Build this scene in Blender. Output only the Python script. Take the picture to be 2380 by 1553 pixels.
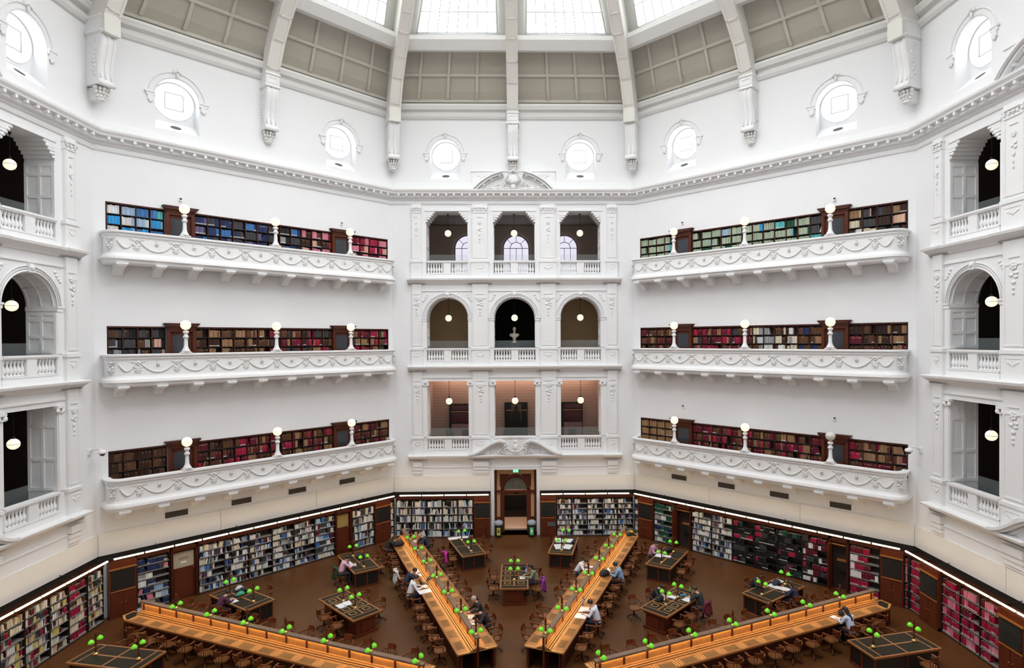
import bpy, bmesh, math, random
from math import sin, cos, pi, radians, tan, sqrt
from mathutils import Matrix, Vector
random.seed(7)
for o in list(bpy.data.objects): bpy.data.objects.remove(o)
COL = bpy.context.scene.collection
# ---------------------------------------------------------------- camera, world, exposure
scn = bpy.context.scene
cam_d = bpy.data.cameras.new('camera'); cam = bpy.data.objects.new('camera', cam_d); COL.objects.link(cam)
scn.camera = cam
cam_d.sensor_fit = 'HORIZONTAL'; cam_d.sensor_width = 36.0
cam_d.lens = 1376.86/2380*36.0
cam_d.shift_x = (1190-1240.47)/2380; cam_d.shift_y = (802.23-776.5)/2380
cam_d.clip_start = 0.05; cam_d.clip_end = 300
CAM = Vector((0.4285, -17.929, 11.657))
cam.matrix_world = Matrix.Translation(CAM) @ Matrix.Rotation(-0.021,4,'Z') @ Matrix.Rotation(pi/2-0.0088,4,'X') @ Matrix.Rotation(-0.0055,4,'Z')
w = bpy.data.worlds.new('world'); scn.world = w; w.use_nodes = True
w.node_tree.nodes['Background'].inputs[0].default_value = (0.85,0.92,1,1)
w.node_tree.nodes['Background'].inputs[1].default_value = 1.0
scn.view_settings.view_transform = 'Standard'; scn.view_settings.look = 'None'
scn.view_settings.gamma = 1.0; scn.view_settings.use_curve_mapping = False
scn.view_settings.exposure = 0.36
SKYLIGHT = 1.7      # daylight through the dome glass
OCULUS = 1.5
GLOBE = 0.8
A = 17.4            # apothem of the octagon
T = tan(pi/8)

# ---------------------------------------------------------------- materials
MATS = {}
def mat(name, col, rough=0.6, metal=0.0, noise=0.0, nscale=6.0, emit=None, es=0.0, spec=0.5, alpha=1.0, bump=0.0, stretch=None, trans=0.0):
    if name in MATS: return MATS[name]
    m = bpy.data.materials.new(name); m.use_nodes = True; nt = m.node_tree
    b = nt.nodes['Principled BSDF']
    b.inputs['Base Color'].default_value = (*col,1); b.inputs['Roughness'].default_value = rough
    b.inputs['Metallic'].default_value = metal; b.inputs['Specular IOR Level'].default_value = spec
    b.inputs['Alpha'].default_value = alpha
    b.inputs['Transmission Weight'].default_value = trans
    if emit: b.inputs['Emission Color'].default_value = (*emit,1); b.inputs['Emission Strength'].default_value = es
    if noise or bump:
        tc = nt.nodes.new('ShaderNodeTexCoord'); mp = nt.nodes.new('ShaderNodeMapping')
        nt.links.new(tc.outputs['Object'], mp.inputs[0])
        if stretch: mp.inputs['Scale'].default_value = stretch
        n = nt.nodes.new('ShaderNodeTexNoise'); n.inputs['Scale'].default_value = nscale; n.inputs['Detail'].default_value = 5
        nt.links.new(mp.outputs[0], n.inputs['Vector'])
        if noise:
            r = nt.nodes.new('ShaderNodeMix'); r.data_type = 'RGBA'
            r.inputs[6].default_value = (*[c*(1-noise) for c in col],1); r.inputs[7].default_value = (*[min(1,c*(1+noise)) for c in col],1)
            nt.links.new(n.outputs['Fac'], r.inputs[0]); nt.links.new(r.outputs[2], b.inputs['Base Color'])
        if bump:
            bp = nt.nodes.new('ShaderNodeBump'); bp.inputs['Strength'].default_value = bump; bp.inputs['Distance'].default_value = 0.02
            nt.links.new(n.outputs['Fac'], bp.inputs['Height']); nt.links.new(bp.outputs[0], b.inputs['Normal'])
    MATS[name] = m; return m
plaster = mat('white_plaster', (0.86,0.865,0.875), 0.75, noise=0.012, nscale=0.7, spec=0.2)
trimw = mat('white_moulding', (0.86,0.86,0.86), 0.7, spec=0.25)
cream = mat('cream_panel', (0.84,0.81,0.76), 0.6, noise=0.02, nscale=0.5, spec=0.2)
ribm = mat('dome_rib_paint', (0.80,0.78,0.73), 0.7, noise=0.02, nscale=0.8, spec=0.2)
ribw = mat('purlin_paint', (0.80,0.80,0.78), 0.7, spec=0.2)
coffer = mat('grey_coffer_paint', (0.46,0.43,0.37), 0.8, noise=0.04, nscale=0.6, spec=0.1)
frameg = mat('skylight_surround_paint', (0.62,0.62,0.58), 0.7, spec=0.2)
glow = mat('daylit_glass', (0.9,0.95,1), 0.3, emit=(0.93,0.97,1.0), es=SKYLIGHT)
glow2 = mat('daylit_glass_mid', (0.9,0.95,1), 0.3, emit=(0.95,0.97,1.0), es=3.2)
glow3 = mat('daylit_glass_zenith', (0.9,0.95,1), 0.3, emit=(0.97,0.98,1.0), es=27.0)
ocglow = mat('daylit_oculus_glass', (0.9,0.95,1), 0.3, emit=(0.95,0.98,1.0), es=OCULUS)
winglow = mat('daylit_gallery_glass', (0.5,0.5,0.55), 0.3, emit=(0.86,0.83,0.97), es=0.72)
barm = mat('glazing_bar_paint', (0.35,0.36,0.36), 0.6)
barlt = mat('pale_glazing_bar', (0.28,0.28,0.28), 0.6)
mahog = mat('dark_mahogany', (0.055,0.012,0.005), 0.4, spec=0.3, noise=0.35, nscale=5, stretch=(1,1,0.25))
mahog2 = mat('red_mahogany', (0.105,0.022,0.008), 0.4, spec=0.3, noise=0.3, nscale=5, stretch=(1,1,0.25))
blackwood = mat('black_shelf_wood', (0.012,0.008,0.006), 0.5)
shelfback = mat('dark_shelf_back_wood', (0.03,0.016,0.01), 0.6)  # dark brown wood for shelf backs and recess sides
shelfgrey = mat('grey_metal_shelf', (0.22,0.21,0.20), 0.5)
honey = mat('honey_oak', (0.56,0.28,0.085), 0.35, noise=0.25, nscale=6, stretch=(1,1,1))
oakedge = mat('oak_edging', (0.30,0.115,0.03), 0.35, noise=0.2, nscale=6)
leather = mat('black_leather_inset', (0.013,0.012,0.009), 0.5, noise=0.2, nscale=15, spec=0.2)
tanleath = mat('worn_tan_leather', (0.20,0.105,0.035), 0.5, noise=0.6, nscale=1.2, spec=0.25)
chairw = mat('chair_wood', (0.13,0.034,0.010), 0.35, noise=0.3, nscale=8, spec=0.3)
chairseat = mat('seat_wood_highlight', (0.19,0.07,0.022), 0.32, noise=0.3, nscale=8, spec=0.35)  # seat paler than the frame, its tan highlights put into the colour
iron = mat('dark_iron', (0.02,0.018,0.016), 0.4, metal=0.6)
brass = mat('brass', (0.6,0.4,0.15), 0.3, metal=0.9)
green = mat('lit_green_glass', (0.17,0.62,0.03), 0.15, emit=(0.16,0.75,0.03), es=0.22)
globem = mat('lit_opal_glass', (0.5,0.45,0.36), 0.3, emit=(1.0,0.88,0.66), es=GLOBE)
globeoff = mat('unlit_opal_glass', (0.75,0.73,0.68), 0.2)
tube = mat('lit_tube', (1,0.95,0.8), 0.4, emit=(1,0.74,0.42), es=11.0)
deskglow = mat('lit_desk_strip', (1,0.8,0.5), 0.4, emit=(1,0.58,0.22), es=30.0)
black = mat('black_paint', (0.01,0.009,0.008), 0.5)
darkgrey = mat('dark_glass_panel', (0.05,0.055,0.065), 0.25)
paper = mat('white_paper', (0.82,0.82,0.84), 0.6)
papercr = mat('cream_paper', (0.75,0.68,0.52), 0.6)
glassb = mat('barrier_glass', (0.45,0.52,0.52), 0.05, alpha=0.10)
skin = mat('skin', (0.62,0.36,0.25), 0.5)
skin2 = mat('tan_skin', (0.40,0.21,0.13), 0.5)
marble = mat('bust_marble', (0.68,0.56,0.48), 0.5, noise=0.1, nscale=8)
shaded_white = mat('shaded_relief_plaster', (0.80,0.79,0.77), 0.75, spec=0.2)  # white relief plaster toned darker, shade put into its colour
def boards_mat():
    m = bpy.data.materials.new('pink_board_wall'); m.use_nodes = True; nt = m.node_tree; b = nt.nodes['Principled BSDF']
    tc = nt.nodes.new('ShaderNodeTexCoord'); s = nt.nodes.new('ShaderNodeSeparateXYZ'); nt.links.new(tc.outputs['Object'], s.inputs[0])
    a = nt.nodes.new('ShaderNodeMath'); a.operation = 'MULTIPLY'; a.inputs[1].default_value = 5.0; nt.links.new(s.outputs['Z'], a.inputs[0])
    f = nt.nodes.new('ShaderNodeMath'); f.operation = 'FRACT'; nt.links.new(a.outputs[0], f.inputs[0])
    c = nt.nodes.new('ShaderNodeMath'); c.operation = 'GREATER_THAN'; c.inputs[1].default_value = 0.88; nt.links.new(f.outputs[0], c.inputs[0])
    x = nt.nodes.new('ShaderNodeMix'); x.data_type = 'RGBA'; x.inputs[6].default_value = (0.52,0.42,0.38,1); x.inputs[7].default_value = (0.36,0.27,0.24,1)
    nt.links.new(c.outputs[0], x.inputs[0]); nt.links.new(x.outputs[2], b.inputs['Base Color']); b.inputs['Roughness'].default_value = 0.7
    return m
boards = boards_mat()
def floor_mat():
    m = bpy.data.materials.new('brown_floor'); m.use_nodes = True; nt = m.node_tree; b = nt.nodes['Principled BSDF']
    tc = nt.nodes.new('ShaderNodeTexCoord')
    n = nt.nodes.new('ShaderNodeTexNoise'); n.inputs['Scale'].default_value = 0.5; n.inputs['Detail'].default_value = 4
    n2 = nt.nodes.new('ShaderNodeTexNoise'); n2.inputs['Scale'].default_value = 9; n2.inputs['Detail'].default_value = 6
    for q in (n,n2): nt.links.new(tc.outputs['Object'], q.inputs['Vector'])
    x = nt.nodes.new('ShaderNodeMix'); x.data_type = 'RGBA'; x.inputs[6].default_value = (0.080,0.028,0.0075,1); x.inputs[7].default_value = (0.135,0.052,0.015,1)
    nt.links.new(n.outputs['Fac'], x.inputs[0])
    y = nt.nodes.new('ShaderNodeMix'); y.data_type = 'RGBA'; y.blend_type = 'MULTIPLY'; y.inputs[0].default_value = 0.3
    nt.links.new(x.outputs[2], y.inputs[6]); nt.links.new(n2.outputs['Fac'], y.inputs[7])
    nt.links.new(y.outputs[2], b.inputs['Base Color']); b.inputs['Roughness'].default_value = 0.38; b.inputs['Specular IOR Level'].default_value = 0.28
    return m
floorm = floor_mat()
def colm(c, rough=0.7):
    k = 'cloth_%02x%02x%02x' % tuple(int(max(0,min(1,v))*255) for v in c)
    return mat(k, c, rough)
def attr_mat():
    m = bpy.data.materials.new('book_cloth'); m.use_nodes = True; nt = m.node_tree; b = nt.nodes['Principled BSDF']
    a = nt.nodes.new('ShaderNodeAttribute'); a.attribute_name = 'cover'; nt.links.new(a.outputs['Color'], b.inputs['Base Color'])
    b.inputs['Roughness'].default_value = 0.6; b.inputs['Specular IOR Level'].default_value = 0.25
    return m
bookattr = attr_mat()

# ---------------------------------------------------------------- mesh builder
class MB:
    def __init__(s): s.v=[]; s.f=[]; s.m=[]; s.sm=[]
    def add(s, vs, fs, mi=0, smooth=False):
        o=len(s.v); s.v+= [tuple(p) for p in vs]
        for f in fs: s.f.append(tuple(i+o for i in f)); s.m.append(mi); s.sm.append(smooth)
        return s
    def box(s,x0,x1,y0,y1,z0,z1,mi=0):
        if x0>x1:x0,x1=x1,x0
        if y0>y1:y0,y1=y1,y0
        if z0>z1:z0,z1=z1,z0
        return s.add([(x0,y0,z0),(x1,y0,z0),(x1,y1,z0),(x0,y1,z0),(x0,y0,z1),(x1,y0,z1),(x1,y1,z1),(x0,y1,z1)],
          [(0,3,2,1),(4,5,6,7),(0,1,5,4),(1,2,6,5),(2,3,7,6),(3,0,4,7)],mi)
    def obox(s,c,ex,ey,ez,mi=0):   # centre, three half-axis vectors
        c=Vector(c);ex=Vector(ex);ey=Vector(ey);ez=Vector(ez)
        vs=[c+a*ex+b*ey+d*ez for d in(-1,1) for a,b in((-1,-1),(1,-1),(1,1),(-1,1))]
        return s.add(vs,[(0,3,2,1),(4,5,6,7),(0,1,5,4),(1,2,6,5),(2,3,7,6),(3,0,4,7)],mi)
    def lathe(s,prof,c=(0,0,0),n=16,mi=0,smooth=True):
        vs=[];fs=[]
        for r,z in prof:
            for i in range(n):
                t=2*pi*i/n; vs.append((c[0]+r*cos(t),c[1]+r*sin(t),c[2]+z))
        for j in range(len(prof)-1):
            for i in range(n):
                a=j*n+i;b=j*n+(i+1)%n; fs.append((a,b,b+n,a+n))
        s.add(vs,fs,mi,smooth)
        if prof[0][0]>1e-4: s.add([],[tuple(reversed([len(s.v)-len(vs)+i for i in range(n)]))] and [],mi)
        o=len(s.v)-len(vs)
        for j,rev in((0,True),(len(prof)-1,False)):
            if prof[j][0]>1e-4:
                ring=[o+j*n+i for i in range(n)]
                s.f.append(tuple(reversed(ring)) if rev else tuple(ring)); s.m.append(mi); s.sm.append(False)
        return s
    def ball(s,c,r,n=12,mi=0):
        if not hasattr(r,'__len__'): r=(r,r,r)
        vs=[];fs=[];h=max(4,n//2)
        for j in range(h+1):
            p=pi*j/h
            for i in range(n):
                t=2*pi*i/n; vs.append((c[0]+r[0]*sin(p)*cos(t),c[1]+r[1]*sin(p)*sin(t),c[2]+r[2]*cos(p)))
        for j in range(h):
            for i in range(n):
                a=j*n+i;b=j*n+(i+1)%n; fs.append((a,a+n,b+n,b))
        return s.add(vs,fs,mi,True)
    def tube(s,pts,r,n=8,mi=0,caps=True,smooth=True,flat=None):
        pts=[Vector(p) for p in pts]; k=len(pts)
        rr=r if hasattr(r,'__len__') else [r]*k
        vs=[];up=Vector((0,0,1))
        prev=None
        for j,p in enumerate(pts):
            d=(pts[min(j+1,k-1)]-pts[max(j-1,0)]).normalized()
            if prev is None:
                x=d.cross(up)
                if x.length<1e-3: x=d.cross(Vector((1,0,0)))
                x.normalize()
            else:
                x=(prev-d*prev.dot(d)).normalized()
            prev=x; y=d.cross(x)
            for i in range(n):
                t=2*pi*i/n; vs.append(p+(x*cos(t)+y*sin(t))*rr[j])
        fs=[(j*n+i,j*n+(i+1)%n,(j+1)*n+(i+1)%n,(j+1)*n+i) for j in range(k-1) for i in range(n)]
        o=len(s.v); s.add(vs,fs,mi,smooth)
        if caps:
            s.f.append(tuple(o+i for i in reversed(range(n))));s.m.append(mi);s.sm.append(False)
            s.f.append(tuple(o+(k-1)*n+i for i in range(n)));s.m.append(mi);s.sm.append(False)
        return s
    def prism(s,poly,fn,a,b,mi=0):  # poly of 2D points, fn(p,t)->3D at depth t
        n=len(poly); vs=[fn(p,a) for p in poly]+[fn(p,b) for p in poly]
        fs=[tuple(range(n)),tuple(reversed(range(n,2*n)))]+[((i+1)%n,i,i+n,(i+1)%n+n) for i in range(n)]
        return s.add(vs,fs,mi)
    def mesh(s,name,mats):
        me=bpy.data.meshes.new(name)
        me.from_pydata([tuple(v) for v in s.v],[],s.f)
        if not isinstance(mats,(list,tuple)): mats=[mats]
        for m in mats: me.materials.append(m)
        me.polygons.foreach_set('material_index',s.m); me.polygons.foreach_set('use_smooth',s.sm)
        me.update(); return me
    def build(s,name,mats,parent=None,loc=(0,0,0),rz=0.0,fix=True):
        me=s.mesh(name,mats)
        if fix:
            bm=bmesh.new(); bm.from_mesh(me); bmesh.ops.recalc_face_normals(bm,faces=bm.faces); bm.to_mesh(me); bm.free()
        o=bpy.data.objects.new(name,me); COL.objects.link(o)
        o.location=loc; o.rotation_euler=(0,0,rz)
        if parent: o.parent=parent
        return o
def tag(o,label,cat,group=None,kind=None):
    if label: o['label']=label
    if cat: o['category']=cat
    if group: o['group']=group
    if kind: o['kind']=kind
    return o
def empty(name,loc=(0,0,0),rz=0.0):
    o=bpy.data.objects.new(name,None); COL.objects.link(o); o.location=loc; o.rotation_euler=(0,0,rz); o.empty_display_size=0.1; return o
KIDS={}
def kids(o):
    return [c for c in o.children]
def dup(o,loc,rz=0.0,parent=None):
    c=o.copy(); COL.objects.link(c)
    if parent is None: c.location=loc; c.rotation_euler=(0,0,rz)
    else: c.parent=parent
    for ch in list(o.children): dup(ch,None,0,c)
    return c
def face_n(k): t=radians(45*k); return Vector((sin(t),cos(t),0))
def face_u(k): t=radians(45*k); return Vector((cos(t),-sin(t),0))
def fpt(k,u,off,z): return face_n(k)*(A+off)+face_u(k)*u+Vector((0,0,z))
def frz(k): return -radians(45*k)
def fbuild(mb,name,mats,k,u=0,off=0,z=0,parent=None,fix=True):
    if parent: return mb.build(name,mats,parent,fix=fix)
    return mb.build(name,mats,None,fpt(k,u,off,z),frz(k),fix)
ORD=['zeroth','first','second','third','fourth','fifth','sixth','seventh','eighth','ninth','tenth','eleventh','twelfth','thirteenth','fourteenth','fifteenth','sixteenth','seventeenth','eighteenth','nineteenth','twentieth']
def ordw(n):
    if n<=20: return ORD[n]
    tens={2:'twenty',3:'thirty',4:'forty',5:'fifty',6:'sixty'}[n//10]
    if n%10==0: return tens[:-1]+'ieth'
    return tens+'-'+ORD[n%10]
def M_s(s): return s
SIDE={0:'front',1:'front_right',2:'right',3:'back_right',4:'back',5:'back_left',-1:'front_left',-2:'left',6:'left',7:'front_left'}
FACES=[0,1,2,3,4,5,-2,-1]
WALLN={0:'the arcade wall over the doorway',1:'the balcony wall right of the doorway arcade',-1:'the balcony wall left of the doorway arcade',2:'the arcade wall at right edge',-2:'the arcade wall at left edge'}

# ---------------------------------------------------------------- walls
H = A*T            # half side 7.207
def strip(mb,u0,u1,z0,z1,holes,mi=0):
    x=u0
    def q(a,b,c,d):
        if b-a>1e-6 and d-c>1e-6: mb.add([(a,0,c),(b,0,c),(b,0,d),(a,0,d)],[(0,1,2,3)],mi)
    for h in sorted(holes,key=lambda h:h['u'][0]):
        ua,ub=h['u'];za,zb=h['z'];d=h.get('d',1.15);ri=h.get('mi',mi)
        q(x,ua,z0,z1); q(ua,ub,z0,za)
        if h.get('arch'):
            r=(ub-ua)/2;c=(ua+ub)/2;zs=zb-r;n=20
            pts=[(c-r*cos(pi*i/n),zs+r*sin(pi*i/n)) for i in range(n+1)]
            for p,pn in zip(pts,pts[1:]):
                mb.add([(p[0],0,p[1]),(pn[0],0,pn[1]),(pn[0],0,z1),(p[0],0,z1)],[(0,1,2,3)],mi)
                mb.add([(p[0],0,p[1]),(pn[0],0,pn[1]),(pn[0],d,pn[1]),(p[0],d,p[1])],[(3,2,1,0)],ri)
            zt=zs
        else:
            q(ua,ub,zb,z1); zt=zb
            mb.add([(ua,0,zb),(ub,0,zb),(ub,d,zb),(ua,d,zb)],[(0,3,2,1)],ri)
        mb.add([(ua,0,za),(ua,0,zt),(ua,d,zt),(ua,d,za)],[(0,3,2,1)],ri)
        mb.add([(ub,0,za),(ub,0,zt),(ub,d,zt),(ub,d,za)],[(0,1,2,3)],ri)
        if not h.get('slope'):
            mb.add([(ua,0,za),(ub,0,za),(ub,d,za),(ua,d,za)],[(0,1,2,3)],ri)
        else:
            mb.add([(ua,0,za),(ub,0,za),(ub,d,za+h['slope']),(ua,d,za+h['slope'])],[(0,1,2,3)],ri)
        x=ub
    q(x,u1,z0,z1)
BAYS=[(-5.2,-2.70),(-1.21,1.29),(2.75,5.2)]
def bc(b): return (b[0]+b[1])/2
OCU=(-4.02,4.02)
SH_L=(-6.78,6.92)   # recessed balcony shelves
TIERS=[(5.93,4.0),(11.15,4.0),(16.32,4.0)]   # balcony rail tops
for k in FACES:
    mb=MB(); arc = k in (0,2,-2)
    if k==0: strip(mb,-H,H,0,3.95,[dict(u=(-1.25,1.30),z=(0,3.92),d=0.9)])
    else: strip(mb,-H,H,0,3.95,[])
    if arc:
        strip(mb,-H,H,3.95,9.6,[dict(u=b,z=(4.95,9.22)) for b in BAYS])
        strip(mb,-H,H,9.6,15.0,[dict(u=b,z=(10.15,14.22),arch=True) for b in BAYS])
        strip(mb,-H,H,15.0,20.4,[dict(u=b,z=(15.36,19.32)) for b in BAYS])
    elif k==4:
        strip(mb,-H,H,3.95,20.4,[dict(u=(-5.2,5.2),z=(10.9,14.4),d=2.5)])
    elif k in(1,-1):
        strip(mb,-H,H,3.95,20.4,[])
        mb.v=mb.v[:-4];mb.f=mb.f[:-1];mb.m=mb.m[:-1];mb.sm=mb.sm[:-1]
        zz=3.95
        for zt in (7.02,12.34,17.62):
            strip(mb,-H,H,zz,zt+1.0,[dict(u=SH_L,z=(zt-1.47,zt),d=0.36,mi=1)]); zz=zt+1.0
        strip(mb,-H,H,zz,20.4,[])
    else: strip(mb,-H,H,3.95,20.4,[])
    strip(mb,-H,H,20.4,25.6,[dict(u=(o-0.89,o+0.89),z=(21.2,23.58),arch=True,d=0.62,slope=0.55) for o in OCU])
    for o in OCU:   # back of the window niche
        mb.add([(o-0.95,0.62,21.2),(o+0.95,0.62,21.2),(o+0.95,0.62,23.7),(o-0.95,0.62,23.7)],[(0,1,2,3)])
    wl=fbuild(mb,'wall_'+SIDE[k],[plaster,shelfback],k); tag(wl,None,None,kind='structure')
# floor (runs on through the doorway)
mb=MB(); R8=(A+0.02)/cos(pi/8)
mb.add([(R8*sin(pi/8+i*pi/4),R8*cos(pi/8+i*pi/4),0) for i in range(8)],[tuple(range(8))])
fl=mb.build('floor',[floorm]); tag(fl,None,None,kind='structure')

# galleries behind the arcades
brownwall=mat('brown_gallery_wall',(0.72,0.58,0.48),0.8,noise=0.08,nscale=0.7)
tanwall=mat('tan_gallery_wall',(0.46,0.30,0.16),0.8,noise=0.08,nscale=0.7)
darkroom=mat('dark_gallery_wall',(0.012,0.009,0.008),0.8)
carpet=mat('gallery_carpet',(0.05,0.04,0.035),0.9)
def room(k,name,u0,u1,o0,o1,z0,z1,mw,mc,mf,side=True):
    mb=MB()
    mb.add([(u0,o1,z0),(u1,o1,z0),(u1,o1,z1),(u0,o1,z1)],[(0,1,2,3)],0)
    if side:
        mb.add([(u0,o0,z0),(u0,o1,z0),(u0,o1,z1),(u0,o0,z1)],[(0,1,2,3)],0)
        mb.add([(u1,o0,z0),(u1,o1,z0),(u1,o1,z1),(u1,o0,z1)],[(3,2,1,0)],0)
    mb.add([(u0,o0,z1),(u1,o0,z1),(u1,o1,z1),(u0,o1,z1)],[(3,2,1,0)],1)
    mb.add([(u0,o0,z0),(u1,o0,z0),(u1,o1,z0),(u0,o1,z0)],[(0,1,2,3)],2)
    return tag(fbuild(mb,name,[mw,mc,mf],k,fix=False),None,None,kind='structure')
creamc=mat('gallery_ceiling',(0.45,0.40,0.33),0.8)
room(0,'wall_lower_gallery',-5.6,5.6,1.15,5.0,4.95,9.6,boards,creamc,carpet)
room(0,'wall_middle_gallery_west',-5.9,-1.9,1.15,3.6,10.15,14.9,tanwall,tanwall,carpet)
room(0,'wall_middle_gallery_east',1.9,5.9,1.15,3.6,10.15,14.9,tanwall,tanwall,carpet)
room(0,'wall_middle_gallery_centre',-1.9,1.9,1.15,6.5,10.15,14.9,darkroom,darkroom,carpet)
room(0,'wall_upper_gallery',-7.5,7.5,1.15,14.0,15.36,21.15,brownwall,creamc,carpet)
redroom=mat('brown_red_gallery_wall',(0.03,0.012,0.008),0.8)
for k in (2,-2):
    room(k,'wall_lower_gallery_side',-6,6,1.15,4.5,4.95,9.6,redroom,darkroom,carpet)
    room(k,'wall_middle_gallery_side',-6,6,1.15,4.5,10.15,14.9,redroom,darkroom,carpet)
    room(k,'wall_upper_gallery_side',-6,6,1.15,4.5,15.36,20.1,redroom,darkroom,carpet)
room(4,'wall_viewing_gallery',-6,6,2.5,6,10.0,14.9,brownwall,creamc,carpet)

# ---------------------------------------------------------------- mouldings (mitred runs all round the octagon)
NT=[0]
def trim(mb,k,mats=None):
    NT[0]+=1
    return tag(fbuild(mb,'trim_%d'%NT[0],mats or [trimw],k),None,None,kind='structure')
def run_mitred(mb,prof,mi=0,ends=None):
    n=len(prof)
    if ends: u0,u1=ends; vs=[(u0,o,z) for o,z in prof]+[(u1,o,z) for o,z in prof]
    else: vs=[(-(A+o)*T,o,z) for o,z in prof]+[((A+o)*T,o,z) for o,z in prof]
    fs=[(i,(i+1)%n,(i+1)%n+n,i+n) for i in range(n)]
    if ends: fs+=[tuple(reversed(range(n))),tuple(range(n,2*n))]
    mb.add(vs,fs,mi)
UP=[(0.02,19.95),(-0.08,19.98),(-0.10,20.06),(-0.26,20.10),(-0.28,20.24),(-0.46,20.27),(-0.48,20.33),(-0.56,20.42),(-0.58,20.50),(-0.12,20.56),(0.02,20.56)]
FR=[(0.02,19.70),(-0.05,19.72),(-0.08,19.80),(0.02,19.83)]
DC=[(0.02,24.72),(-0.10,24.74),(-0.20,24.86),(-0.24,24.98),(-0.10,25.04),(-0.10,25.14),(-0.34,25.22),(-0.40,25.34),(-0.44,25.40),(-0.44,25.50),(-0.20,25.62),(0.10,25.80),(0.15,25.7)]
for k in FACES:
    mb=MB(); run_mitred(mb,UP); run_mitred(mb,FR); 
    n=30
    for i in range(n):
        u=(i-(n-1)/2)*0.462
        mb.box(u-0.055,u+0.055,-0.44,-0.26,20.14,20.27)
    run_mitred(mb,[(0.0,20.56),(-0.06,20.58),(-0.06,20.92),(-0.03,20.95),(0,20.96)])
    trim(mb,k)
    mb=MB(); run_mitred(mb,DC); trim(mb,k,[ribw])
# cream fascia panel over the ground-floor bookcases, black recess under it
for k in FACES:
    mb=MB()
    segs=[(-H+0.05,-1.45),(1.48,H-0.05)] if k==0 else [(-H+0.05,-2.4),(-2.38,2.38),(2.4,H-0.05)]
    for a,b in segs: mb.box(a,b,-0.05,0.0,2.66,3.60)
    trim(mb,k,[cream])
    mb=MB()
    for a,b in ([(-H,-1.45),(1.48,H)] if k==0 else [(-H,H)]): mb.box(a,b,-0.02,0,2.3,2.66)
    trim(mb,k,[black])

# ---------------------------------------------------------------- relief ornament helpers (modelled lumps, scrolls, swags)
def leafblob(mb,u,o,z,s,n=7,mi=0,rnd=None):
    for i in range(n):
        a=2*pi*i/n
        mb.ball((u+s*0.62*cos(a),o,z+s*0.62*sin(a)),(s*0.33,s*0.16,s*0.33),8,mi)
    mb.ball((u,o-s*0.05,z),(s*0.36,s*0.20,s*0.36),8,mi)
def drop(mb,u,o,z1,z0,wd):
    mb.box(u-wd*0.42,u+wd*0.42,o-0.012,o+0.01,z1-0.015,z1+0.01)
    L=z1-z0
    leafblob(mb,u,o,z1-L*0.22,wd*0.32)
    for i in range(3):
        mb.ball((u+(-1)**i*wd*0.16,o,z1-L*(0.42+0.05*i)),(wd*0.20,0.02,0.06),8)
    mb.ball((u,o,z1-L*0.66),(wd*0.18,0.03,L*0.06),8)
    mb.ball((u,o,z1-L*0.82),(wd*0.09,0.035,L*0.05),8)
    mb.ball((u,o,z1-L*0.95),(wd*0.09,0.035,L*0.04),8)
def capital(mb,u0,u1,o,z):
    c=(u0+u1)/2
    mb.box(u0-0.03,u1+0.03,o-0.06,0,z+0.10,z+0.16)
    for s,e in((-1,u0+0.06),(1,u1-0.06)):
        pts=[(e+0.10*(1-i/14)*cos(s*0.5+i*0.6*s),o-0.05,z+0.0+0.10*(1-i/14)*sin(i*0.6)) for i in range(13)]
        mb.tube(pts,0.022,6)
    n=max(2,int((u1-u0)/0.16))
    for i in range(n): mb.ball((u0+(u1-u0)*(i+0.5)/n,o-0.02,z-0.02),(0.055,0.05,0.09),8)
    mb.tube([(c-(u1-u0)*0.3,o-0.03,z+0.06),(c,o-0.05,z-0.03),(c+(u1-u0)*0.3,o-0.03,z+0.06)],0.02,6)

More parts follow.
